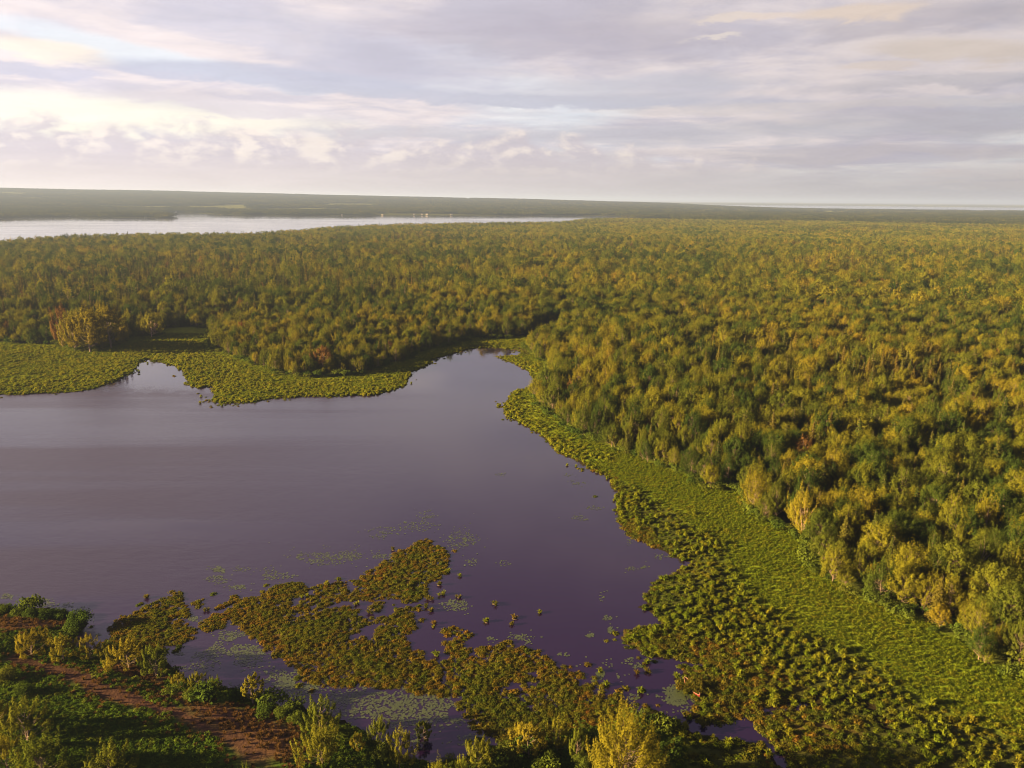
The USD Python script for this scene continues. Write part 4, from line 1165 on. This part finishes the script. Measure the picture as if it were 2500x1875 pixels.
for k, (cx, cy, wd, label) in enumerate(CLUMPS):
    p = P(cx, cy, 0.0)
    r = wd / FOCAL * ((p - EYE) @ FWD) / 2
    rg = np.random.default_rng(800 + k)
    parts_ = []
    for j in range(max(3, int(r * r * 5))):
        q = r * math.sqrt(rg.uniform()) * 0.75
        a = rg.uniform(0, 6.28)
        v, fc = tuft(810 + 31 * k + j, 0.75, 0.55, 24, 0.045, 0.8)
        parts_.append((v * rg.uniform(0.7, 1.2) + [q * math.cos(a), q * math.sin(a), 0], fc))
    o = xform('sedge_clump', (p[0], p[1], 0.0))
    usdkit.mesh(stage, f'{o.GetPath()}/blades', join(parts_), SEDGE if k % 3 else REED)
    mv = np.array([[0, 0, 0.06]] + [[r * 0.8 * math.cos(t) * (1 + 0.2 * math.sin(3 * t + k)), r * 0.8 * math.sin(t) * (1 + 0.2 * math.cos(2 * t + k)), -0.05] for t in np.linspace(0, 6.283, 13)[:-1]])
    usdkit.mesh(stage, f'{o.GetPath()}/root_mound', (mv, np.array([[0, 1 + i, 1 + (i + 1) % 12] for i in range(12)])), GROUND_PEAT)
    tag(o, label, 'sedge clump')

# ------------------------------------------------------------------ lily pads
PADS = [  # centre px, radii px, count, label
    (100, 1474, 35, 12, 90, 'lily pad patch off the land spit at the left'), (168, 1477, 14, 6, 25, 'small lily pad patch right of the land spit patch'), (203, 1487, 16, 6, 22, 'sparse lily pads above the dark bush on the spit'), (13, 1455, 20, 9, 40, 'lily pads at the left edge of the picture'),
    (240, 1548, 20, 9, 50, 'lily pads behind the pale-tipped sapling'), (531, 1394, 18, 11, 80, 'dense small pad patch out in the lake, left of the upper pad drift'), (528, 1414, 24, 13, 60, 'sparse pads just below the dense small pad patch'), (588, 1432, 29, 8, 60, 'pale pad streak above the middle sedge mat'),
    (590, 1390, 20, 9, 26, 'faint pads right of the dense small pad patch'), (658, 1405, 26, 15, 70, 'pad patch between the pale streak and the long pad drift'), (702, 1407, 22, 8, 40, 'thin pad streak left of the upper mat'), (795, 1358, 72, 20, 260, 'long drift of pads up left of the upper mat'),
    (863, 1358, 22, 11, 64, 'pad patch at the right end of the long drift'), (936, 1357, 25, 9, 64, 'pad patch touching the upper left of the upper mat'), (936, 1301, 40, 16, 70, 'scattered pads above the long drift'), (1012, 1285, 62, 13, 110, 'wide scatter of pads high in the open water'),
    (1052, 1261, 28, 16, 55, 'faint pads topmost in the open water'), (1126, 1322, 36, 24, 200, 'triangular pad patch right of the tip of the upper mat'), (1112, 1478, 31, 13, 150, 'lone wedge of pads right of the mats'), (1150, 1372, 16, 10, 30, 'few pads right of the upper mat'),
    (1231, 1375, 16, 7, 15, 'few scattered pads in the middle of the open water'), (1270, 1559, 32, 12, 72, 'pad patch above the top of the right mat'), (1199, 1560, 11, 6, 20, 'small pad patch left of the one above the right mat'), (474, 1513, 16, 9, 60, 'pad patch beside the right side of the shaded mat'),
    (566, 1551, 32, 15, 130, 'pad patch below the left end of the middle mat'), (504, 1588, 48, 24, 180, 'loose pads in the inlet below the shaded mat'), (598, 1600, 46, 28, 380, 'round dense pad bed in the inlet'), (485, 1631, 40, 12, 70, 'loose pads along the shore in the inlet'), (444, 1597, 16, 8, 20, 'few pads next to the pointed sapling'),
    (695, 1655, 66, 24, 300, 'pad bed reaching below the middle mat'), (735, 1680, 48, 20, 260, 'pad bed right of the slim column tree'), (840, 1706, 36, 13, 140, 'pads joining the inlet to the large bed'), (965, 1727, 148, 50, 1350, 'large dense bed of lily pads in the near bay'),
    (1025, 1802, 26, 24, 50, 'few pads below the large bed beside the slim column tree'), (1154, 1809, 42, 16, 110, 'small pad patch behind the open-crowned tree'), (1110, 1757, 18, 9, 40, 'small pad patch at the right tip of the large bed'),
    (1414, 1179, 20, 6, 34, 'pads far out near the bend of the shore'), (1451, 1237, 21, 8, 34, 'pads off the reed shore below the bend'), (1420, 1265, 24, 8, 44, 'longest pad streak off the reed shore'), (1216, 1159, 14, 5, 20, 'faint far pads in the middle of the lake'), (1390, 1161, 11, 5, 12, 'faint far pads beside the bend of the shore'),
    (1532, 1324, 9, 7, 16, 'small pads off the sedge point'), (1612, 1360, 14, 9, 24, 'pads tucked at the sedge point'), (1569, 1384, 11, 7, 22, 'small pads left of the marsh corner'), (1539, 1387, 12, 6, 16, 'thin pads left of the marsh corner'),
    (1433, 1552, 19, 8, 38, 'oval pad patch left of the marsh spit'), (1465, 1570, 12, 16, 44, 'upright pad patch beside the marsh spit'), (1484, 1508, 11, 6, 28, 'pad patch above the marsh spit'), (1483, 1537, 13, 9, 32, 'pad patch at the end of the marsh spit'), (1461, 1648, 42, 21, 160, 'pad patch right of the right mat'),
    (1366, 1598, 18, 10, 16, 'few pads above the right mat corner'), (1469, 1460, 9, 10, 13, 'few pads high off the marsh spit'), (1656, 1696, 33, 27, 440, 'dense round lily pad bed beside the red canoe'), (1549, 1702, 15, 7, 32, 'small pads above the poplar spires'), (1538, 1614, 16, 10, 22, 'sparse pads below the marsh spit'), (1556, 1628, 11, 6, 20, 'green pads beside the golden clumps'), (1515, 1455, 13, 6, 22, 'pads left of the reed corner')]
gp = Graph()
isl = gp.node('geometry', 'random_per_island')
PAD_M = gp.make('lily_pads', surface=gp.node('principled_bsdf', 'BSDF', base_color=gp.node('rgb_ramp', 'color', ramp=[(0.0, (0.028, 0.040, 0.012)), (0.6, (0.050, 0.058, 0.018)), (1.0, (0.085, 0.070, 0.025))], fac=isl), roughness=0.42))
for k, (cx, cy, rx, ry, n, label) in enumerate(PADS):
    rg = np.random.default_rng(2000 + k)
    c0 = P(cx, cy, 0.0)
    vs, fs, m = [], [], 0
    tries = 0
    while len(vs) < n and tries < n * 6:
        tries += 1
        q, a = rg.uniform() ** 0.6, rg.uniform(0, 6.283)
        if rg.uniform() < 0.16:
            q = 1.0 + rg.exponential(0.35)
        x, y = cx + rx * q * math.cos(a), cy + ry * q * math.sin(a)
        p = P(x, y, 0.0)
        if near(S_WATER, p[0], p[1], 1.0) > -0.15 or fbm(p[0], p[1], 2.2, 300, 2) < 0.27 + 0.2 * min(q * q, 0.8):
            continue
        r = rg.uniform(0.09, 0.19)
        t0 = rg.uniform(0, 6.283)
        t = t0 + np.linspace(0.25, 6.05, 8)
        wob = 1 + 0.08 * np.sin(3 * t + k)
        ring = np.column_stack([p[0] - c0[0] + r * wob * np.cos(t), p[1] - c0[1] + r * wob * np.sin(t), 0.016 + 0.02 * rg.uniform() + rg.normal(0, 0.010, 8)])
        vs.append(np.vstack([[[p[0] - c0[0], p[1] - c0[1], 0.02]], ring]))
        fs.append(np.array([[0, i, i + 1] for i in range(1, 8)]) + m)
        m += 9
    if not vs:
        continue
    o = xform('lily_pads', (c0[0], c0[1], 0.0))
    usdkit.mesh(stage, f'{o.GetPath()}/pads', (np.vstack(vs), np.vstack(fs)), PAD_M)
    tag(o, label, 'lily pads', kind='stuff')
    tag(stage.GetPrimAtPath(f'{o.GetPath()}/pads'), kind='stuff')

# ------------------------------------------------------------------ the red canoe in the sedge
c1, c2 = P(1670, 1661, 0.0), P(1708, 1706, 0.0)
mid, ax = (c1 + c2) / 2, c2 - c1
L_ = float(np.linalg.norm(ax))
ts = np.linspace(-1, 1, 25)
prof = [(-1.0, 1.0), (-0.93, 0.45), (-0.6, 0.10), (0.0, 0.0), (0.6, 0.10), (0.93, 0.45), (1.0, 1.0)]


def hull(shrink):
    v = []
    for t in ts:
        half = 0.42 * (1 - abs(t) ** 2.4) ** 0.8 + 0.015 - shrink * 0.6
        half = max(half, 0.008)
        top_, bot = 0.36 + 0.20 * abs(t) ** 3, -0.06 + 0.22 * max(0, abs(t) - 0.75) * 4 * 0.5
        for u, w_ in prof:
            v.append([t * (L_ / 2 - shrink), half * u, bot + shrink + (top_ - bot - shrink) * w_])
    v = np.array(v)
    n = len(prof)
    q = [[i * n + j, i * n + j + 1, (i + 1) * n + j + 1, (i + 1) * n + j] for i in range(len(ts) - 1) for j in range(n - 1)]
    return v, np.array(q)


canoe = xform('canoe', (mid[0], mid[1], 0.0), math.degrees(math.atan2(ax[1], ax[0])))
gq = Graph()
RED = gq.make('red_hull', surface=gq.node('principled_bsdf', 'BSDF', base_color=gq.mix(gq.noise(gq.node('texture_coordinate', 'object'), 4.0, 4), (0.085, 0.004, 0.007), (0.06, 0.004, 0.006)), roughness=0.4))
gq = Graph()
WOOD = gq.make('canoe_wood', surface=gq.node('principled_bsdf', 'BSDF', base_color=gq.mix(gq.noise(gq.node('texture_coordinate', 'object'), 9.0, 4), (0.25, 0.15, 0.08), (0.16, 0.09, 0.05)), roughness=0.6))
ov, oq = hull(0.0)
iv, iq = hull(0.025)
usdkit.mesh(stage, f'{canoe.GetPath()}/hull', join([(ov, np.vstack([oq[:, [0, 1, 2]], oq[:, [0, 2, 3]]])), (iv, np.vstack([iq[:, [2, 1, 0]], iq[:, [3, 2, 0]]]))]), RED, smooth=40)
for s_, nm in ((0, 'gunwale'), (6, 'gunwale_001')):
    usdkit.mesh(stage, f'{canoe.GetPath()}/{nm}', tube(ov[s_::7] + [0, 0, 0.012], 0.02, 6), WOOD)
import trimesh
for x_, nm in ((-1.1, 'seat'), (1.0, 'seat_001'), (0.0, 'thwart')):
    bxm = trimesh.creation.box([0.26 if 'seat' in nm else 0.08, 0.66, 0.03])
    bxm.apply_translation([x_, 0, 0.30 if 'seat' in nm else 0.36])
    usdkit.mesh(stage, f'{canoe.GetPath()}/{nm}', bxm, WOOD)
tag(canoe, 'red canoe drawn into the orange sedge beside the dense round lily pad bed', 'canoe')
# the orange sedge that overhangs its middle
rg = np.random.default_rng(31)
pts_ = np.array([[mid[0] + rg.normal(0.3, 0.9), mid[1] + rg.normal(0.1, 0.6), 0.0] for _ in range(44)])
scatter('canoe_sedge', 'orange sedge leaning over the middle of the red canoe', 'sedge', [[(join([tuft(880, 1.1, 0.7, 40, 0.05, 0.7), dome(881, 0.6, 0.4, 40, 0.22)]), SEDGE)]], pts_, rg.uniform(0, 6.28, 44), rg.uniform(0.8, 1.2, 44), np.zeros(44, int))

# ------------------------------------------------------------------ houses on the far shore
gh = Graph()
WHITE = gh.make('white_siding', surface=gh.node('principled_bsdf', 'BSDF', base_color=(0.16, 0.157, 0.155), roughness=0.6))
ROOF = gh and Graph().make('x') if False else usdkit.material(stage, '/World/Looks/grey_roof', {'p': ('principled_bsdf', {'base_color': (0.10, 0.095, 0.095), 'roughness': 0.8})}, surface='p.BSDF')
PANE = usdkit.material(stage, '/World/Looks/window_glass', {'p': ('principled_bsdf', {'base_color': (0.03, 0.03, 0.035), 'roughness': 0.1})}, surface='p.BSDF')
DOOR = usdkit.material(stage, '/World/Looks/door_paint', {'p': ('principled_bsdf', {'base_color': (0.2, 0.12, 0.1), 'roughness': 0.5})}, surface='p.BSDF')
HOUSES = [(71, 527.5, 26, 'long low pale house on the far shore near the left edge'), (170, 526.5, 12, 'first pale house of the row left of the wooded headland'), (185, 526.5, 10, 'second pale house of the row left of the wooded headland'), (200, 526.5, 12, 'third pale house of the row left of the wooded headland'),
          (355, 528.5, 9, 'tiny pale house under the trees of the wooded headland'), (429, 519.0, 12, 'pale house at the head of the far cove'), (465, 517, 9, 'small house right of the far cove'), (531, 520.0, 9, 'left one of two houses on the shore right of the cove'), (541, 521.0, 12, 'right one of two houses on the shore right of the cove'),
          (776, 522.5, 16, 'pale house among the far trees a third along the far shore'), (835, 525.5, 10, 'small pale boathouse at the far waterline'), (933, 525.5, 12, 'pale house at the far waterline near the middle'), (999, 518.5, 14, 'house set back above the far shore, left of the shoreline row'), (1011, 524.8, 10, 'leftmost house of the shoreline row'),
          (1030, 524.8, 10, 'middle house of the shoreline row'), (1042, 524.8, 12, 'right house of the shoreline row'), (1102, 525, 13, 'pale house alone right of the shoreline row'), (1088, 508.5, 24, 'long pale farm shed high behind the far shore'), (1118, 507.5, 20, 'brightest pale barn high behind the far shore'),
          (1134, 508.2, 15, 'pale barn right of the brightest barn'), (1144, 507.5, 10, 'small pale farm building, second from the right of the farm group'), (1155, 506.8, 10, 'rightmost small pale building of the farm group')]
for k, (hx, hy, ln, label) in enumerate(HOUSES):
    p = on_ground(hx, hy)
    if far_water(p[0], p[1]) > -12:
        d = p[:2] / np.linalg.norm(p[:2])
        while far_water(p[0], p[1]) > -14:
            p[:2] += d * 8
        p[2] = float(ground_z(p[0], p[1]))
    wd, hh, rh = 6.0, 2.2, 1.5
    lg = ln * 0.65
    o = xform('far_house', p + [0, 0, 0.4 if hy > 515 else 3.0], math.degrees(math.atan2(-p[0], p[1])) + (k * 37 % 50) - 25)
    base = o.GetPath()
    bw = trimesh.creation.box([lg, wd, hh + 6])
    bw.apply_translation([0, 0, (hh - 6) / 2])
    usdkit.mesh(stage, f'{base}/wall', bw, WHITE)
    e = 0.5
    rv = np.array([[-lg / 2 - e, -wd / 2 - e, hh], [lg / 2 + e, -wd / 2 - e, hh], [lg / 2 + e, wd / 2 + e, hh], [-lg / 2 - e, wd / 2 + e, hh], [-lg / 2 - e, 0, hh + rh], [lg / 2 + e, 0, hh + rh]])
    usdkit.mesh(stage, f'{base}/roof', (rv, np.array([[0, 1, 5], [0, 5, 4], [2, 3, 4], [2, 4, 5], [0, 4, 3], [1, 2, 5], [0, 3, 2], [0, 2, 1]])), ROOF if k % 3 else WHITE)
    nwin = max(2, int(lg / 4))
    for i in range(nwin):
        wb = trimesh.creation.box([1.2, 0.12, 1.2])
        wb.apply_translation([-lg / 2 + (i + 0.5) * lg / nwin + (0.0), -wd / 2 - 0.05, hh * 0.6])
        usdkit.mesh(stage, f'{base}/' + ('window' if i == 0 else f'window_{i:03d}'), wb, PANE)
    db = trimesh.creation.box([1.1, 0.1, 2.1])
    db.apply_translation([lg / 2 * 0.12 + 0.9, -wd / 2 - 0.05, 1.05])
    usdkit.mesh(stage, f'{base}/door', db, DOOR)
    tag(o, label, 'house')

# ------------------------------------------------------------------ the hazy air
import trimesh
hz = trimesh.creation.box([110000, 110000, 1])
hv = np.array(hz.vertices)
hv[:, 2] = np.where(hv[:, 2] > 0, HAZE_TOP, HAZE_BOTTOM)
HAZE_M = usdkit.material(stage, '/World/Looks/haze', {'v': ('principled_volume', {'color': HAZE_COLOR, 'density': HAZE_DENSITY, 'anisotropy': 0.2})}, volume='v.volume')
tag(obj('haze', (hv, np.array(hz.faces)), HAZE_M), 'thin evening haze over the whole landscape', kind='stuff')
